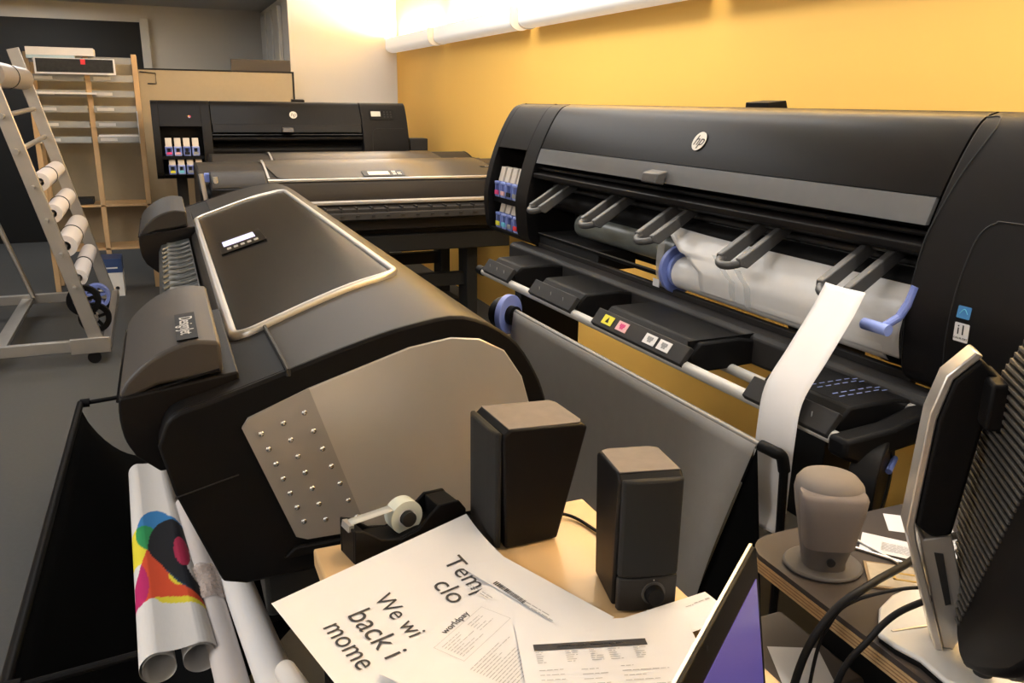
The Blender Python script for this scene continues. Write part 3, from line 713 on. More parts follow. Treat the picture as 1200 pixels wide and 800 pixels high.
tag(pr3, 'plain white paper roll between the pinkish roll and the dark stand', 'paper roll'); orient(pr3, (.118, 1.22, .40), (.055, 2.15, .28))
pr4 = MB().hollow((0, 0, 0), (0, .26, 0), .016, .014, 28).build('paper_roll', PAPER2, smooth=60)
tag(pr4, 'short thin white paper tube just under the corner of the big sign', 'paper roll'); orient(pr4, (.125, .86, .66), (.112, 1.03, .60))
for q in (wr,): q.matrix_parent_inverse = Matrix.Identity(4)

# ------------------------------------------------------------------ front desk and what is on it
DESKW = mat('light_maple_top', (0.66, 0.44, 0.22), 0.38, var=0.10, scale=7, coat=.15)
DK = thing('desk', 'light maple desk holding the papers and the two black speakers', 'desk', (0, 0, 0))
bx((.155, .02, .752), (.590, 1.085, .780)).build('desk_top', DESKW, DK, bevel=.003)
for xx, yy in ((.18, .06), (.55, .06), (.18, 1.03), (.55, 1.03)): bx((xx, yy, 0), (xx+.03, yy+.03, .752)).build('leg', ALU, DK, bevel=.003)
bx((.18, 1.035, .68), (.58, 1.055, .752)).build('apron', DESKW, DK)

def bookshelf_speaker(label, loc, rot, wid, dep, h, lean, knob):
    T = thing('desktop_speaker', label, 'speaker', loc, rot, 'pair of black desktop speakers')
    # side profile (y depth, z height): back leans outward at the top
    prof = [(.006, .002), (dep*.86, .002), (dep+lean, h-.014), (dep+lean-.01, h-.008), (.012, h), (.0, h-.01)]
    MB().prism(prof, -wid/2, wid/2, 'x').build('cabinet', BLKS, T, bevel=.004, seg=3)
    MB().prism([(-wid/2+.003, .010), (wid/2-.003, .010), (wid/2-.003, dep+lean-.012), (wid/2-.014, dep+lean-.005), (-wid/2+.014, dep+lean-.005), (-wid/2+.003, dep+lean-.012)], 0, .0015, 'z',
               basis(Vector((0, 0, h-.0005)), (1, 0, 0), (0, dep+lean, -.008))).build('dusty_top', DUST, T, bevel=.0006)
    zb = .050 if knob else .004
    m = MB(); m.prism([(-wid/2+.002, .0), (wid/2-.002, .0), (wid/2-.004, -.008), (wid/4, -.0125), (-wid/4, -.0125), (-wid/2+.004, -.008)], zb, h-.004, 'z')
    m.build('grille', mat('speaker_grille', (0.012, 0.012, 0.012), 0.85, bump=.4, bscale=3000), T, bevel=.003)
    if knob:
        fp = MB().prism([(-wid/2+.002, .0), (wid/2-.002, .0), (wid/2-.004, -.008), (wid/4, -.012), (-wid/4, -.012), (-wid/2+.004, -.008)], .003, .049, 'z').build('control_plate', DGREY, T, bevel=.002)
        MB().tube([(.006, -.0115, .028), (.006, -.014, .028)], .0155, 28).build('knob_ring', GREYARM, fp)
        MB().tube([(.006, -.013, .028), (.006, -.024, .028)], [.0125, .0115], 28).build('volume_knob', BLK, fp, bevel=.001)
        MB().tube([(.006, -.010, .008), (.006, -.0128, .008)], .0028, 12).build('audio_socket', KPR, fp)
        MB().sphere((.006, -.0122, .046), .0009).build('marker_dot', SILV, fp)
    return T
bookshelf_speaker('black desktop speaker with a round volume knob, at the right desk corner', (.523, .785, .78), -13, .084, .10, .186, .004, True)
bookshelf_speaker('black desktop speaker without knob, turned sideways between tape dispenser and its twin', (.402, 1.030, .78), -88, .105, .105, .186, .030, False)
c = MB().tube(smooth_path([(.50, 1.05, .79), (.54, 1.03, .785), (.555, .98, .784), (.558, .92, .79), (.55, .88, .80)], 6), .0026, 8).build('speaker_cable', RUB)
tag(c, 'thin black cable running between the two black desktop speakers', 'cable')

# tape dispenser
TD = thing('tape_dispenser', 'black tape dispenser with a white tape roll, by the desk corner', 'tape dispenser', (.282, 1.058, .7805), 12)
TD.scale = (.93, .93, .93)
prof = [(-.095, .000), (.095, .0), (.098, .040), (.085, .058), (.050, .060), (.030, .045), (.012, .028), (-.020, .022), (-.050, .030), (-.078, .052), (-.094, .058)]
m = MB(); m.prism(prof, -.028, -.022); m.prism(prof, .022, .028); m.prism([(x, min(z, .028)) for x, z in prof], -.022, .022); m.prism([(.050, .0), (.095, 0), (.098, .040), (.085, .056), (.050, .058)], -.022, .022)
m.prism([(-.094, .0), (-.094, .056), (-.080, .050), (-.062, .03), (-.06, 0)], -.022, .022)
m.build('weighted_base', BLK, TD, bevel=.002)
tr_ = MB().hollow((-.0, -.012, .046), (-.0, .012, .046), .027, .0145, 36).build('tape_roll', TAPEW, TD)
MB().hollow((-.0, -.0125, .046), (-.0, .0125, .046), .015, .0125, 30).build('tape_core', WHITEP, tr_)
MB().tube([(-.0, -.021, .046), (-.0, .021, .046)], .0120, 24).build('tape_hub', KPR, TD)
MB().grid(lambda u, v: (-.021-.069*u, -.010+.020*v, .063-.004*u), 8, 3).build('tape_tail', mat('stretched_tape', (0.6, 0.6, 0.56), .2, alpha=.85), TD, solid=.0004)
m = MB(); m.prism([(-.098, .050), (-.096, .060), (-.088, .059), (-.090, .050)], -.013, .013); m.build('cutter', SILV, TD)

# papers
def sheet(name, label, cx, cy, z, ang, wid, hei, droop=0, curl=0, m=PAPER):
    """sheet with its top-left corner at (cx,cy); text direction at angle ang, going down the page at ang-90"""
    T = bx((0, -hei, -.0001), (wid, 0, .0001)).build(name, m, None, smooth=0) if not curl else MB().grid(lambda u, v: (u*wid, -v*hei, curl*(u-.5)**2*4+droop*v*v), 12, 12).build(name, m, None, smooth=80)
    T.location = (cx, cy, z); T.rotation_euler = (0, 0, R_(ang)); return tag(T, label, 'paper')
def lines(parent, rows, m, name='fine_print'):
    """rows: (x0, y, x1, height) on the page"""
    b = MB()
    for x0, y, x1, h in rows:
        x = x0
        while x < x1:
            w_ = min(random.uniform(.004, .012), x1-x); b.quad((x, -y, .0009), (x+w_, -y, .0009), (x+w_, -y-h, .0009), (x, -y-h, .0009)); x += w_+.0016
    return b.build(name, m, parent, smooth=0)
def tosheet(o_, wx, wy):
    c_, s2 = math.cos(o_.rotation_euler.z), math.sin(o_.rotation_euler.z); dx, dy = wx-o_.location.x, wy-o_.location.y
    return dx*c_+dy*s2, -(-dx*s2+dy*c_)
SA = R_(-76); SD = Vector((math.cos(SA), math.sin(SA), 0)); SN = Vector((SD.y, -SD.x, 0))   # SN: down the page
def sgn(u, v):   # the sign leans on the tape dispenser at its top edge
    p_ = Vector((.081, .959, .786))+SD*u-SN*(.297-v); p_.z += .035*(1-v/.297)*math.exp(-max(u, -.01)/.07); return p_
sg_ = MB().grid(lambda u, v: sgn(u*.42, v*.297), 30, 12).build('paper_sign', PAPER, None, smooth=80)
tag(sg_, 'large white printed sign with big black letters, at the left of the desk', 'paper')
for t_, u0, u1, v0 in (('Temp', .058, .150, .066), ('clo', .092, .139, .103), ('We wi', .073, .166, .181), ('back i', .085, .184, .220), ('mome', .088, .183, .2555)):
    o_ = text('printed_letters', t_, .036, INKK, sg_, Matrix.Identity(4), align='LEFT', ext=0)
    xs_ = [q.co.x for q in o_.data.vertices]; ref = {'Temp': 0, 'clo': 0, 'We wi': 0, 'back i': 0, 'mome': 0}
    k_ = (u1-u0)/(max(xs_)-min(xs_)); mn = min(xs_)
    yoff = {'clo': .013, 'We wi': .0125, 'back i': .013, 'mome': .010, 'Temp': .010}[t_]
    for q in o_.data.vertices:
        p_ = sgn(u0+(q.co.x-mn)*k_, v0-q.co.y*k_*1.0); q.co = p_+Vector((0, 0, .0009))
p3 = sheet('letter', 'folded white letter with a black barcode strip near its edge', .386, .956, .7948, -68, .21, .061, m=PAPER)
ub, vb = tosheet(p3, .360, .887)
b = MB(); random.seed(5); x = 0
while x < .058:
    w_ = random.choice((.0009, .0014, .0021)); b.quad((ub+x, -vb-x*.07, .0009), (ub+x+w_, -vb-x*.07, .0009), (ub+x+w_, -vb-.0075-x*.07, .0009), (ub+x, -vb-.0075-x*.07, .0009)); x += w_+random.choice((.0008, .0013))
b.build('barcode', INKK, p3, smooth=0)
lines(p3, [(ub-.02, vb+.03, ub+.0, .0015), (ub-.02, vb+.034, ub-.003, .0015), (ub+.005, vb+.03, ub+.025, .0015), (ub+.005, vb+.034, ub+.02, .0015), (ub+.06, vb+.005, ub+.10, .0014), (ub+.055, vb+.010, ub+.11, .0014)], INKG)
p4 = sheet('letter', 'blank white sheet poking out beside the speaker with the knob', .420, .872, .7852, -64, .16, .21, m=PAPER)
lines(p4, [(.05, .018, .062, .001), (.05, .018, .051, .006), (.061, .018, .062, .006)], INKG)
p2 = sheet('letter', 'white bank letter headed worldpay lying over the big sign', .173, .768, .7930, 34.7, .21, .297)
text('letterhead', 'worldpay', .0132, INKK, p2, Matrix.Translation((.121, -.0150, .0009)), ext=.0001)
random.seed(9)
rows = [(.074, .030+.0042*k, .074+random.uniform(.02, .05), .0008) for k in range(8)]+[(.125, .030+.0045*k, .125+random.uniform(.01, .035), .0008) for k in range(5)]
rows += [(.060, .080+.0042*k, .060+random.uniform(.03, .09), .0009) for k in range(14)]+[(.02, .16+.005*k, .02+random.uniform(.05, .16), .0009) for k in range(20)]
lines(p2, rows, INKG)
b = MB()
for x0, y0_, x1, y1_ in ((.068, .023, .068, .066), (.068, .023, .165, .023), (.165, .023, .165, .066), (.068, .066, .165, .066)):
    b.quad((x0-.0002, -y0_+.0002, .0009), (x1+.0002, -y0_+.0002, .0009), (x1+.0002, -y1_-.0002, .0009), (x0-.0002, -y1_-.0002, .0009))
b.build('box_outline', INKG, p2, smooth=0)
p6 = sheet('letter', 'white page pushed against the laptop, reaching toward the black basket strap', .398, .750, .7942, 4.7, .205, .06)
lines(p6, [(.175, .014, .190, .0012), (.193, .013, .200, .0028), (.16, .016, .172, .0012)], INKG)
p5 = sheet('invoice', 'white invoice with a solid black header bar at the front of the desk', .345, .793, .7955, -16.5, .21, .297, m=PAPER)
hb = MB(); hb.quad((.017, -.0425, .0009), (.150, -.0425, .0009), (.150, -.054, .0009), (.017, -.054, .0009)); hb = hb.build('header_bar', INKK, p5, smooth=0)
lines(hb, [(.045, .0475, .125, .0014)], PAPER2, 'header_letters')
random.seed(4)
rows = []
for cx0 in (.018, .052, .080, .102, .132): rows += [(cx0, .057+.0036*k, cx0+random.uniform(.006, .016), .0009) for k in range(6)]
for k in range(9): rows += [(.018, .088+.008*k, .045, .0009), (.065, .090+.008*k, .075+random.uniform(0, .02), .0009), (.11, .088+.008*k, .12+random.uniform(0, .05), .0009)]
lines(p5, rows, INKG)

# laptop at the lower right of the desk
LT = thing('laptop', 'open black laptop with a violet screen at the lower edge of the desk', 'laptop', (0.509, .528, .794), -38)
# local frame: +x away from the keyboard user's left... x axis along the lid's top edge, -y toward the user
LT.rotation_euler = (0, 0, R_(90-52))
tl = R_(9); Hh = .205
M = Matrix.Rotation(-tl, 4, 'X')
ld = MB().prism(rrect(-.165, Hh/2, .165, Hh/2, .006), -.006, 0, 'z', basis((0, 0, 0.004), (1, 0, 0), (0, math.sin(tl), math.cos(tl)))).build('screen_lid', BLK, LT, bevel=.001)
ML = basis((0, 0, .004), (1, 0, 0), (0, math.sin(tl), math.cos(tl)))
PURP = mat('violet_wallpaper', (0.05, 0.035, 0.16), 0.22, emit=(0.115, 0.085, 0.30), estr=.62, var=.25, scale=6)
MB().prism([(-.318, .014), (-.010, .014), (-.010, Hh-.030), (-.318, Hh-.030)], .0, .0007, 'z', ML).build('display', PURP, ld)
MB().prism([(-.329, Hh-.0015), (-.001, Hh-.0015), (-.001, Hh+.0012), (-.329, Hh+.0008)], -.0064, -.0035, 'z', ML).build('silver_rim', SILV, ld)
MB().tube([ML @ Vector((-.165, Hh-.008, .0006)), ML @ Vector((-.165, Hh-.008, .0012))], .002, 12).build('webcam', KPR, ld)
kb = bx((-.33, -.225, -.010), (0, .006, .003)).build('keyboard_base', DGREY, LT, bevel=.003)
m = MB()
for r in range(5):
    for k in range(14): m.box((-.315+k*.0215, -.03-r*.019-.016, .003), (-.315+k*.0215+.018, -.03-r*.019, .0045))
m.build('keys', BLK, kb, bevel=.001)
bx((-.21, -.205, .003), (-.11, -.145, .0035)).build('touchpad', BLKS, kb)

# ------------------------------------------------------------------ side desk at the right
DARKT = mat('dark_brown_laminate', (0.060, 0.048, 0.042), 0.5, spec=.25, var=.12, scale=20)
PLY = mat('plywood_edge', (0.50, 0.33, 0.16), .6, var=.25, scale=60)
D2 = thing('side_desk', 'dark topped side desk with light plywood edge in the lower right', 'desk', (0, 0, 0))
outl = [(.772, -.2), (.778, .60), (.780, .80)]+[(.840-.06*math.cos(R_(a)), .865+.055*math.sin(R_(a))) for a in range(10, 90, 16)]+[(.86, .92), (1.20, .92), (1.20, -.2)]
MB().prism(outl, .742, .7500, 'z').build('desk_top', DARKT, D2, smooth=30)
MB().prism([(x-.0005 if x < 1 else x, y) for x, y in outl], .722, .7415, 'z').build('plywood_core', PLY, D2, smooth=30)
m = MB()
for zz in (.7265, .7315, .7365): m.prism([(x-.0012 if x < 1 else x, y+(.0008 if y > .9 else 0)) for x, y in outl], zz, zz+.0011, 'z')
m.build('ply_layers', mat('dark_ply_layer', (0.27, 0.15, 0.07), .7), D2, smooth=30)
bx((.90, -.1, 0), (.93, .85, .722)).build('side_panel', BLKD, D2)
bx((1.16, -.1, 0), (1.19, .50, .722)).build('side_panel', BLKD, D2)

# grey desktop speaker
GS = thing('desktop_speaker', 'grey cloth desktop speaker on a round foot, on the side desk corner', 'speaker', (.846, .812, .75), -28)
MB().prism([(.056*math.cos(k*.196), .050*math.sin(k*.196)+.004) for k in range(32)], 0, .007, 'z').build('foot', GPLAS, GS, bevel=.003)
def ell(cx, cy, rx, ry, z, n=28, sq=.75):
    out = []
    for k in range(n):
        a_ = 2*math.pi*k/n; c_, s_ = math.cos(a_), math.sin(a_)
        out.append(Vector((cx+rx*math.copysign(abs(c_)**sq, c_), cy+ry*math.copysign(abs(s_)**sq, s_), z)))
    return out
def loft(rings, name, m_, parent, cap=True, **k):
    b_ = MB(); R = [[b_.b.verts.new(v) for v in r] for r in rings]
    for A, B in zip(R, R[1:]):
        for i in range(len(A)): b_.b.faces.new((A[i], A[(i+1) % len(A)], B[(i+1) % len(A)], B[i]))
    if cap: b_.b.faces.new(R[0][::-1]); b_.b.faces.new(R[-1])
    return b_.build(name, m_, parent, **k)
loft([ell(0, .000, .030, .026, .005), ell(0, .000, .029, .026, .016), ell(0, -.004, .033, .024, .034), ell(0, -.006, .0355, .022, .044)], 'lower_body', GPLAS, GS, smooth=60)
loft([ell(0, -.008, .0355, .0225, .042, sq=.6), ell(0, -.009, .0395, .023, .070, sq=.55), ell(0, -.010, .044, .023, .100, sq=.5), ell(0, -.009, .0465, .022, .118, sq=.5), ell(0, -.006, .045, .020, .123, sq=.5)], 'cloth_front', GCLOTH, GS, smooth=60)
loft([ell(0, .012, .028, .024, .006), ell(0, .014, .036, .028, .05), ell(.002, .020, .045, .038, .09), ell(.003, .024, .049, .044, .112, sq=.85), ell(.003, .026, .047, .044, .124, sq=.9), ell(.002, .028, .040, .038, .133, sq=1), ell(.002, .030, .024, .022, .138, sq=1)], 'rear_shell', GPLAS2, GS, smooth=60)
MB().tube([(0, -.0305, .026), (0, -.034, .026)], .006, 16).build('volume_knob', KPR, GS)

# monitor stand and monitor (seen from behind)
MO, MOr = (.84, .62, .75), -37.5
MS = thing('monitor', 'black monitor with slotted back on a silver bent stand, at the right edge', 'monitor', MO, MOr)
# base plate
MB().prism([(-.062, -.01), (-.052, .05), (-.03, .088), (-.005, .112), (.06, .135), (.14, .12), (.17, .02), (.14, -.10), (.05, -.11), (.0, -.085), (-.02, -.05), (-.045, -.03)], .004, .012, 'z').build('base_plate', WHITEP, MS, bevel=.003)
MB().prism([(-.060, -.012), (-.050, .05), (-.03, .086), (-.005, .110), (.06, .133), (.138, .118), (.168, .02), (.138, -.102), (.05, -.113), (.0, -.088), (-.02, -.053), (-.045, -.033)], .0, .0045, 'z').build('base_rim', BLK, MS)
zz = -.75
colp = [(.000, .012), (-.048, .902+zz), (-.0545, .920+zz), (-.049, 1.065+zz), (-.038, 1.112+zz), (-.012, 1.143+zz), (-.004, 1.138+zz), (-.030, 1.108+zz), (-.040, 1.06+zz), (-.045, .925+zz), (-.040, .905+zz), (.010, .012)]
MB().prism(colp, -.029, .006).build('stand_spine', SILV, MS, bevel=.002)
MB().prism([(-.0405, .92+zz), (-.031, .905+zz), (-.002, .915+zz), (.034, .80+zz), (.022, .012), (.010, .012)], -.022, .024).build('stand_column', SILV, MS, bevel=.002)
MB().prism([(-.018, .89+zz), (-.008, .89+zz), (.010, .825+zz), (.004, .822+zz)], -.0235, -.020).build('cable_slot', DGREY, MS)
MB().prism([(-.0445, .925+zz), (-.0395, 1.06+zz), (-.030, 1.107+zz), (-.006, 1.136+zz), (.018, 1.112+zz), (.008, 1.05+zz), (-.004, .918+zz), (-.025, .912+zz)], -.030, .032).build('hinge_cover', BLK, MS, bevel=.005, seg=3)
MB().prism([(.0, 1.062+zz), (.0, 1.116+zz), (.020, 1.116+zz), (.021, 1.062+zz)], -.060, .020).build('mount_arm', BLK, MS, bevel=.004)
MB().tube([(-.045, -.002, .0120), (.025, .035, .0122)], .002, 8).build('base_seam', SILV, MS)
MB().tube([(.045, -.060, .012), (.045, -.060, .022)], [.0105, .009], 20).build('base_knob', KPR, MS)
pan = [(-.052, .775), (-.030, .790), (.030, .88), (.046, .925), (.040, 1.00), (.022, 1.055), (-.02, 1.125), (-.080, 1.185), (-.20, 1.26), (-.36, 1.30), (-.42, 1.22), (-.34, 1.03), (-.240, .90), (-.205, .862), (-.175, .838), (-.12, .800), (-.075, .776)]
mpn = MB().prism([(y, z+zz) for y, z in pan], .018, .052, 'x').build('display_housing', BLK, MS, bevel=.008, seg=3)
MB().prism([(y*1.01-.002, z+zz+.001) for y, z in pan], .052, .058, 'x').build('front_bezel', mat('worn_bezel_edge', (0.14, 0.125, 0.11), .4), mpn)
MB().prism([(y*.96-.006, (z-1.04)*.95+1.04+zz) for y, z in pan], .058, .0586, 'x').build('screen', GLOSS, mpn)
m = MB(); z = .80
def ymax(z):
    P = [(.775, -.052), (.790, -.030), (.88, .030), (.925, .046), (1.00, .040), (1.055, .022), (1.125, -.02), (1.185, -.080), (1.26, -.20), (1.30, -.36)]
    for (a_, b_), (c_, d_) in zip(P, P[1:]):
        if a_ <= z <= c_: return b_+(d_-b_)*(z-a_)/(c_-a_)
while z < 1.28:
    y_hi = ymax(z)-.010; y_lo = -.050-(z-.83)*.50
    if y_hi-y_lo > .01: m.box((.0155, y_lo, z-.0022+zz), (.0195, y_hi, z+.0022+zz))
    z += .0095
m.build('vent_ribs', mat('dark_taupe_ribs', (0.075, 0.066, 0.056), .5), mpn, bevel=.0008)
# loose papers, photo frame and clips on the side desk
q = sheet('card', 'white printed card propped behind the monitor stand, left one', .978, .868, .7515, -50, .085, .055); lines(q, [(.03, .02+.004*k, .075, .0012) for k in range(7)], INKG)
q = sheet('card', 'white blank card showing behind the printed one on the side desk', 1.06, .905, .7505, -38, .10, .06)
q = sheet('card', 'white printed slip on the side desk, right of the monitor stand', 1.085, .850, .7522, -58, .12, .085); lines(q, [(.01, .01+.005*k, .10, .0014) for k in range(11)], INKG)
PFR = thing('picture_card', 'small card with gold border lying beside the monitor base', 'card', (.925, .745, .7506), -38)
bx((-.045, -.035, 0), (.055, .035, .003)).build('backing', mat('brown_card', (0.28, 0.19, 0.10), .6), PFR)
bx((-.041, -.031, .003), (.051, .031, .0036)).build('print', mat('pale_sepia', (0.45, 0.38, 0.28), .4, var=.3, scale=60), PFR)
m = MB(); m.box((-.010, -.010, .0036), (.030, -.006, .0042)); m.box((-.010, .008, .0036), (.030, .012, .0042)); m.box((-.010, -.01, .0036), (-.006, .012, .0042)); m.box((.026, -.01, .0036), (.030, .012, .0042))
m.build('gold_border', mat('gold_foil', (0.70, 0.48, 0.15), .3, metal=.6), PFR)
for k, (a_, b_) in enumerate((((.905, .875, .753), (.965, .770, .753)), ((.945, .880, .7535), (.955, .775, .7535)))):
    st = MB().tube([a_, b_], .0022, 8).build('metal_stick', SILV)
    tag(st, ('thin metal stick lying flat on the side desk, the left one of the crossing pair', 'thin metal stick lying flat on the side desk, the right one of the crossing pair')[k], 'stick', 'thin sticks on the side desk')

# cables of the monitor
def cable(label, pts, r, plug=None):
    t = thing('cable', label, 'cable', (0, 0, 0))
    MB().tube(smooth_path(pts, 10), r, 10).build('cord', RUB, t, smooth=60)
    if plug: MB().tube([plug[0], plug[1]], [r*1.2, plug[2]], 14).build('plug', RUB, t, bevel=.001)
    return t
cable('thick black cable arching from behind the monitor over the desk edge', [(1.03, .745, .800), (.97, .735, .805), (.90, .715, .800), (.82, .70, .795), (.755, .70, .765), (.715, .705, .68), (.68, .69, .50), (.67, .69, .25), (.67, .70, .01)], .0055)
cable('black monitor cable with a thick plug at the slotted housing', [(.865, .605, .845), (.835, .615, .825), (.79, .632, .800), (.758, .640, .765), (.733, .655, .70), (.715, .655, .55), (.71, .65, .30), (.71, .65, .01)], .0042, ((.862, .607, .843), (.900, .580, .862), .0105))
cable('thin black cable, the thinnest of those crossing the plywood edge', [(.885, .655, .800), (.84, .67, .800), (.79, .695, .780), (.758, .70, .755), (.735, .70, .68), (.69, .66, .45), (.66, .64, .01)], .0024)
# papers and bag on the floor between the desks
q = sheet('letter', 'white paper lying low on the dark crate between the desks', .70, .70, .655, 20, .075, .10); 
q2 = bx((.715, .72, .0), (.86, .90, .62)).build('storage_crate', mat('grey_brown_crate', (0.10, 0.08, 0.065), .6), bevel=.006)
tag(q2, 'dark storage crate standing under the rounded corner of the side desk', 'crate')
q.location = (.775, .83, .6215); q.rotation_euler = (0, 0, R_(-25))

# round black fan-like wheel under the right printer's rail
FW = thing('cable_reel', 'round black cable reel in the shadow behind the side desk', 'reel', (1.165, 1.035, .735), 32)
MB().hollow((0, -.025, 0), (0, .025, 0), .084, .060, 40).build('reel_rim', BLK, FW, bevel=.003)
MB().tube([(0, -.022, 0), (0, .022, 0)], .062, 30).build('reel_drum', BLK, FW)
MB().tube([(.012, -.028, .02), (.06, -.028, .03)], .006, 8).build('blue_crank', BLUEP, FW)
MB().tube([(0, 0, -.05), (0, 0, -.735)], .012, 10).build('reel_post', BLK, FW)

# ------------------------------------------------------------------ things along the yellow wall
for k, (pts) in enumerate(([(1.95, 1.25, .55), (1.95, 1.40, .62), (1.92, 1.65, .60), (1.93, 2.1, .64), (1.93, 2.2, 1.0)], [(1.90, 1.35, .50), (1.88, 1.38, .70), (1.92, 1.36, .95)])):
    cc = MB().tube(smooth_path(pts, 8), .005, 8).build('wall_cable', RUB)
    tag(cc, ('black cable sagging sideways along the wall behind the printer rails', 'black cable hanging straight down behind the printer rails')[k], 'cable')

# ------------------------------------------------------------------ far partition, brochure shelf, rack
PT = thing('partition', 'beige partition board with black edging behind the far printer', 'partition', (0, 7.2, 0))
bx((-.06, 0, 0), (1.085, .03, 1.60)).build('board', BEIGEB, PT)
bx((1.085, -.003, 0), (1.10, .033, 1.612)).build('edge_post', BLKD, PT); bx((-.06, -.003, 1.60), (1.10, .033, 1.612)).build('top_edge', BLKD, PT)
m = MB(); m.tube([(-.05, -.01, 1.585), (.06, -.01, 1.575), (.06, -.01, 1.50), (.0, -.01, 1.50)], .004, 6); m.build('wire_bracket', BLKD, PT)
tb = MB().prism([(.62, 7.25), (1.085, 7.25), (1.085, 7.60), (.78, 7.60)], 1.612, 1.70, 'z').build('storage_box', mat('dark_brown_box', (0.06, 0.05, 0.045), .6), bevel=.003)
tag(tb, 'flat dark brown box resting on top of the beige partition', 'box')
tb2 = bx((.6, 7.245, 0), (1.085, 7.62, 1.611)).build('filing_cabinet', mat('grey_cabinet', (0.2, 0.19, 0.18), .5), bevel=.004)
tag(tb2, 'tall grey cabinet behind the beige partition carrying the dark box', 'cabinet')

BS = thing('brochure_shelf', 'open pine brochure shelf with clear ledges in two columns', 'shelf', (-.77, 6.80, 0))
for x in (.0, .365, .675): bx((x, 0, 0), (x+.035, .04, 1.69)).build('post', PINE, BS, bevel=.003)
for x in (.0, .675): bx((x, .26, 0), (x+.035, .30, 1.69)).build('post', PINE, BS, bevel=.003)
bx((.02, .30, .28), (.70, .31, 1.66)).build('back_board', SHELFB, BS)
for k, z in enumerate((.30, .62)): bx((.0, .0, z), (.71, .30, z+.015)).build('shelf_board', PINE, BS, bevel=.002)
zs = (1.08, 1.185, 1.29, 1.395, 1.50, 1.62)
for z in zs:
    for x0 in (.035, .40):
        lg = MB().prism([(-.03, z), (-.03, z+.045), (-.026, z+.045), (-.026, z+.004), (.14, z+.03), (.14, z+.026)], x0, x0+.325 if x0 < .1 else x0+.275, 'x').build('clear_ledge', CLEAR, BS)
        bx((x0+.02, -.0315, z+.012), (x0+.13, -.0302, z+.032)).build('price_label', mat('pale_label', (0.55, 0.53, 0.5), .5), lg)
def flat(name, lab, lo, hi, m_, grp=None):
    o_ = bx(lo, hi).build(name, m_, None, bevel=.001); return tag(o_, lab, 'paper', grp)
flat('paper_stack', 'stack of white and pale blue paper on top of the brochure shelf', (-.745, 6.74, 1.668), (-.33, 6.98, 1.72), PAPER2)
flat('paper_sheets', 'few pale blue sheets slid under the white stack on the shelf', (-.745, 6.735, 1.645), (-.45, 6.97, 1.667), mat('pale_blue_paper', (0.45, 0.60, 0.68), .7))
fr_ = thing('framed_photo', 'dark photo print with white border leaning at the shelf top', 'picture', (-.70, 6.70, 1.545), 0)
bx((0, 0, 0), (.50, .012, .105)).build('white_border', PAPER, fr_); bx((.012, -.002, .012), (.488, 0, .10)).build('dark_print', mat('night_print', (0.02, 0.02, 0.02), .3, var=.9, scale=40), fr_)
bx((.285, -.003, .065), (.315, -.002, .10)).build('red_detail', RED, fr_)
flat('paper_sheets', 'grey white sheet sticking out along the second shelf ledge', (-.75, 6.73, 1.412), (-.34, 6.90, 1.425), PAPER2)
flat('paper_sheets', 'bright white papers in the lowest right ledge of the shelf', (-.36, 6.78, 1.088), (-.10, 6.95, 1.135), PAPER)
flat('paper_sheets', 'pale blue papers in the lowest left ledge of the shelf', (-.72, 6.78, 1.088), (-.42, 6.95, 1.115), mat('pale_blue_paper', (0.45, 0.60, 0.68), .7))
flat('brochure', 'white paper cut-out hanging beside the far printer', (-.094, 6.62, 1.08), (-.090, 6.80, 1.30), PAPER)
PBX = thing('shipping_box', 'white box with dark blue lid stripe standing under the shelf', 'box', (-.46, 6.55, 0), 0)
bx((-.0, 0, 0), (.16, .22, .275)).build('carton', WHITEP, PBX, bevel=.002)
bx((-.001, -.001, .175), (.161, .221, .276)).build('blue_band', mat('navy_band', (0.03, 0.06, 0.16), .5), PBX)
bx((.05, -.0016, .205), (.13, -.001, .215)).build('white_lettering', PAPER, PBX)
MB().tube([(.115, -.002, .06), (.115, 0.0, .06)], .014, 16).build('round_mark', KPR, PBX)
bx((.03, -.003, .13), (.06, 0, .14)).build('hand_hole', KPR, PBX)
dk = bx((-.73, 6.84, .64), (-.45, 7.0, .68)).build('folder', BLKD); tag(dk, 'flat black folder lying on the upper shelf board', 'folder')

RK = thing('roll_rack', 'leaning aluminium rack on wheels holding short white rolls', 'rack', (0, 0, 0))
s_ = -.235
def rail(Y, x0, z1, name='inclined_rail'):
    # inclined flat rail
    Mx = basis(Vector((x0, Y, .10)), (1, 0, -s_), (s_, 0, 1))
    return MB().prism([(-.035, 0), (.035, 0), (.035, z1), (-.035, z1)], -.012, .012, 'z', Mx).build(name, ALU, RK, bevel=.003)
rail(4.87, -.385, 1.66); rail(6.15, -.375, 1.62)
for Y in (4.86, 6.16): bx((-1.75, Y-.02, .075), (-.33, Y+.02, .135)).build('base_beam', ALU, RK, bevel=.003)
bx((-.36, 4.84, .08), (-.32, 6.18, .13)).build('base_beam', ALU, RK, bevel=.003)
bx((-.90, 4.88, .09), (-.83, 6.14, .115)).build('cross_brace', ALU, RK, bevel=.003)
MB().tube([(-.875, 4.90, .12), (-.99, 4.90, 1.6)], .018, 6).build('rear_post', ALU, RK); MB().tube([(-.83, 6.13, .12), (-1.25, 6.13, 1.6)], .016, 6).build('rear_post', ALU, RK)
bx((-.52, 4.838, .060), (-.325, 4.86, .145)).build('corner_plate', ALU, RK, bevel=.003)
for xx, yy in ((-.41, 4.86), (-.41, 6.16), (-1.6, 4.86), (-1.6, 6.16)): MB().tube([(xx, yy-.012, .035), (xx, yy+.012, .035)], .034, 16).build('caster', BLK, RK)
def xr(z, far=0): return -.385+s_*(z-.1)+.010*far
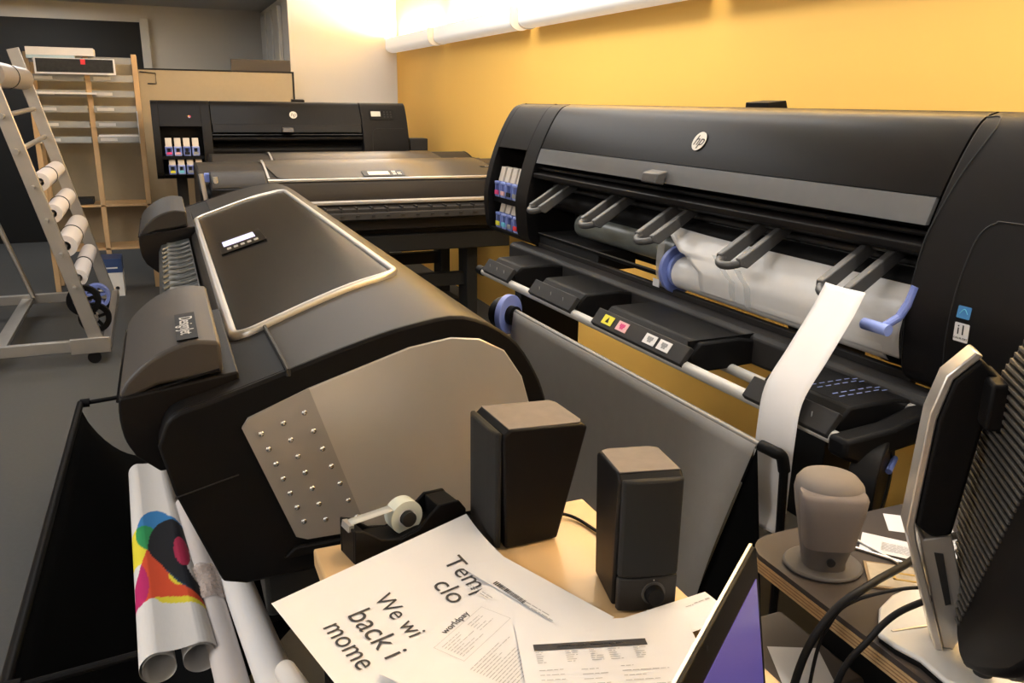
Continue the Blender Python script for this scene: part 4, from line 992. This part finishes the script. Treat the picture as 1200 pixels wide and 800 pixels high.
for z in (1.30, 1.13):
    MB().tube([(xr(z)-.01, 4.82, z), (xr(z)-.01, 6.19, z+.02)], .014, 10).build('empty_peg', ALU, RK)
def rack_roll(lab, z, r, m_, y0=5.12, y1=6.04, band=True, dx=0):
    t = thing('media_roll', lab, 'paper roll', (xr(z)+dx, y0, z), 0, 'rolls on the aluminium rack')
    MB().hollow((0, 0, 0), (0, y1-y0, 0), r, r*.45, 28).build('paper', m_, t)
    if band: MB().hollow((0, (y1-y0)*.45, 0), (0, (y1-y0)*.45+.02, 0), r+.003, r-.002, 28).build('rubber_band', KPR, t)
    MB().tube([(0, -(y0-4.80), 0), (0, 6.24-y0, 0)], .010, 8).build('core_rod', ALU, t)
PKW = mat('warm_white_roll', (0.64, 0.60, 0.585), .5, var=.02)
rack_roll('short white roll with black band, topmost of the four white rolls', .955, .049, PKW)
rack_roll('short white roll with black band, second from the top of four', .785, .050, PKW)
rack_roll('short white roll with black band, third and thickest of the four', .605, .058, PKW)
rack_roll('short white roll with black band, lowest of the four and above black discs', .425, .046, PKW)
rack_roll('wide grey silver roll at the top of the rack', 1.50, .066, mat('silver_film', (0.42, 0.38, 0.35), .3, metal=.5), 4.93, 6.1)
def spool(lab, Y, z, m_, w_=.03, r=.085):
    t = thing('spool', lab, 'spool', (xr(z)+.01, Y, z), 0, 'spool ends at the foot of the rack')
    m = MB(); m.hollow((0, 0, 0), (0, w_, 0), r, .055, 30)
    for k in range(5):
        a_ = k*math.pi*2/5; m.box((-.008, .004, .01), (.008, w_-.006, r*.75), Matrix.Rotation(a_, 4, 'Y'))
    m.build('flange', m_, t, bevel=.002); MB().tube([(0, -.02, 0), (0, w_+.03, 0)], .02, 16).build('hub', BLK if m_ is BLUEP else ALU, t)
    return t
spool('black spool flange with spokes, upper one at the foot of the rack', 4.90, .34, BLK)
spool('black spool flange with spokes, lowest one near the rack foot', 5.05, .205, BLK)
spool('blue spool flange behind the two black ones on the rack', 5.45, .24, BLUEP, .06, .075)
bpy.context.view_layer.update()
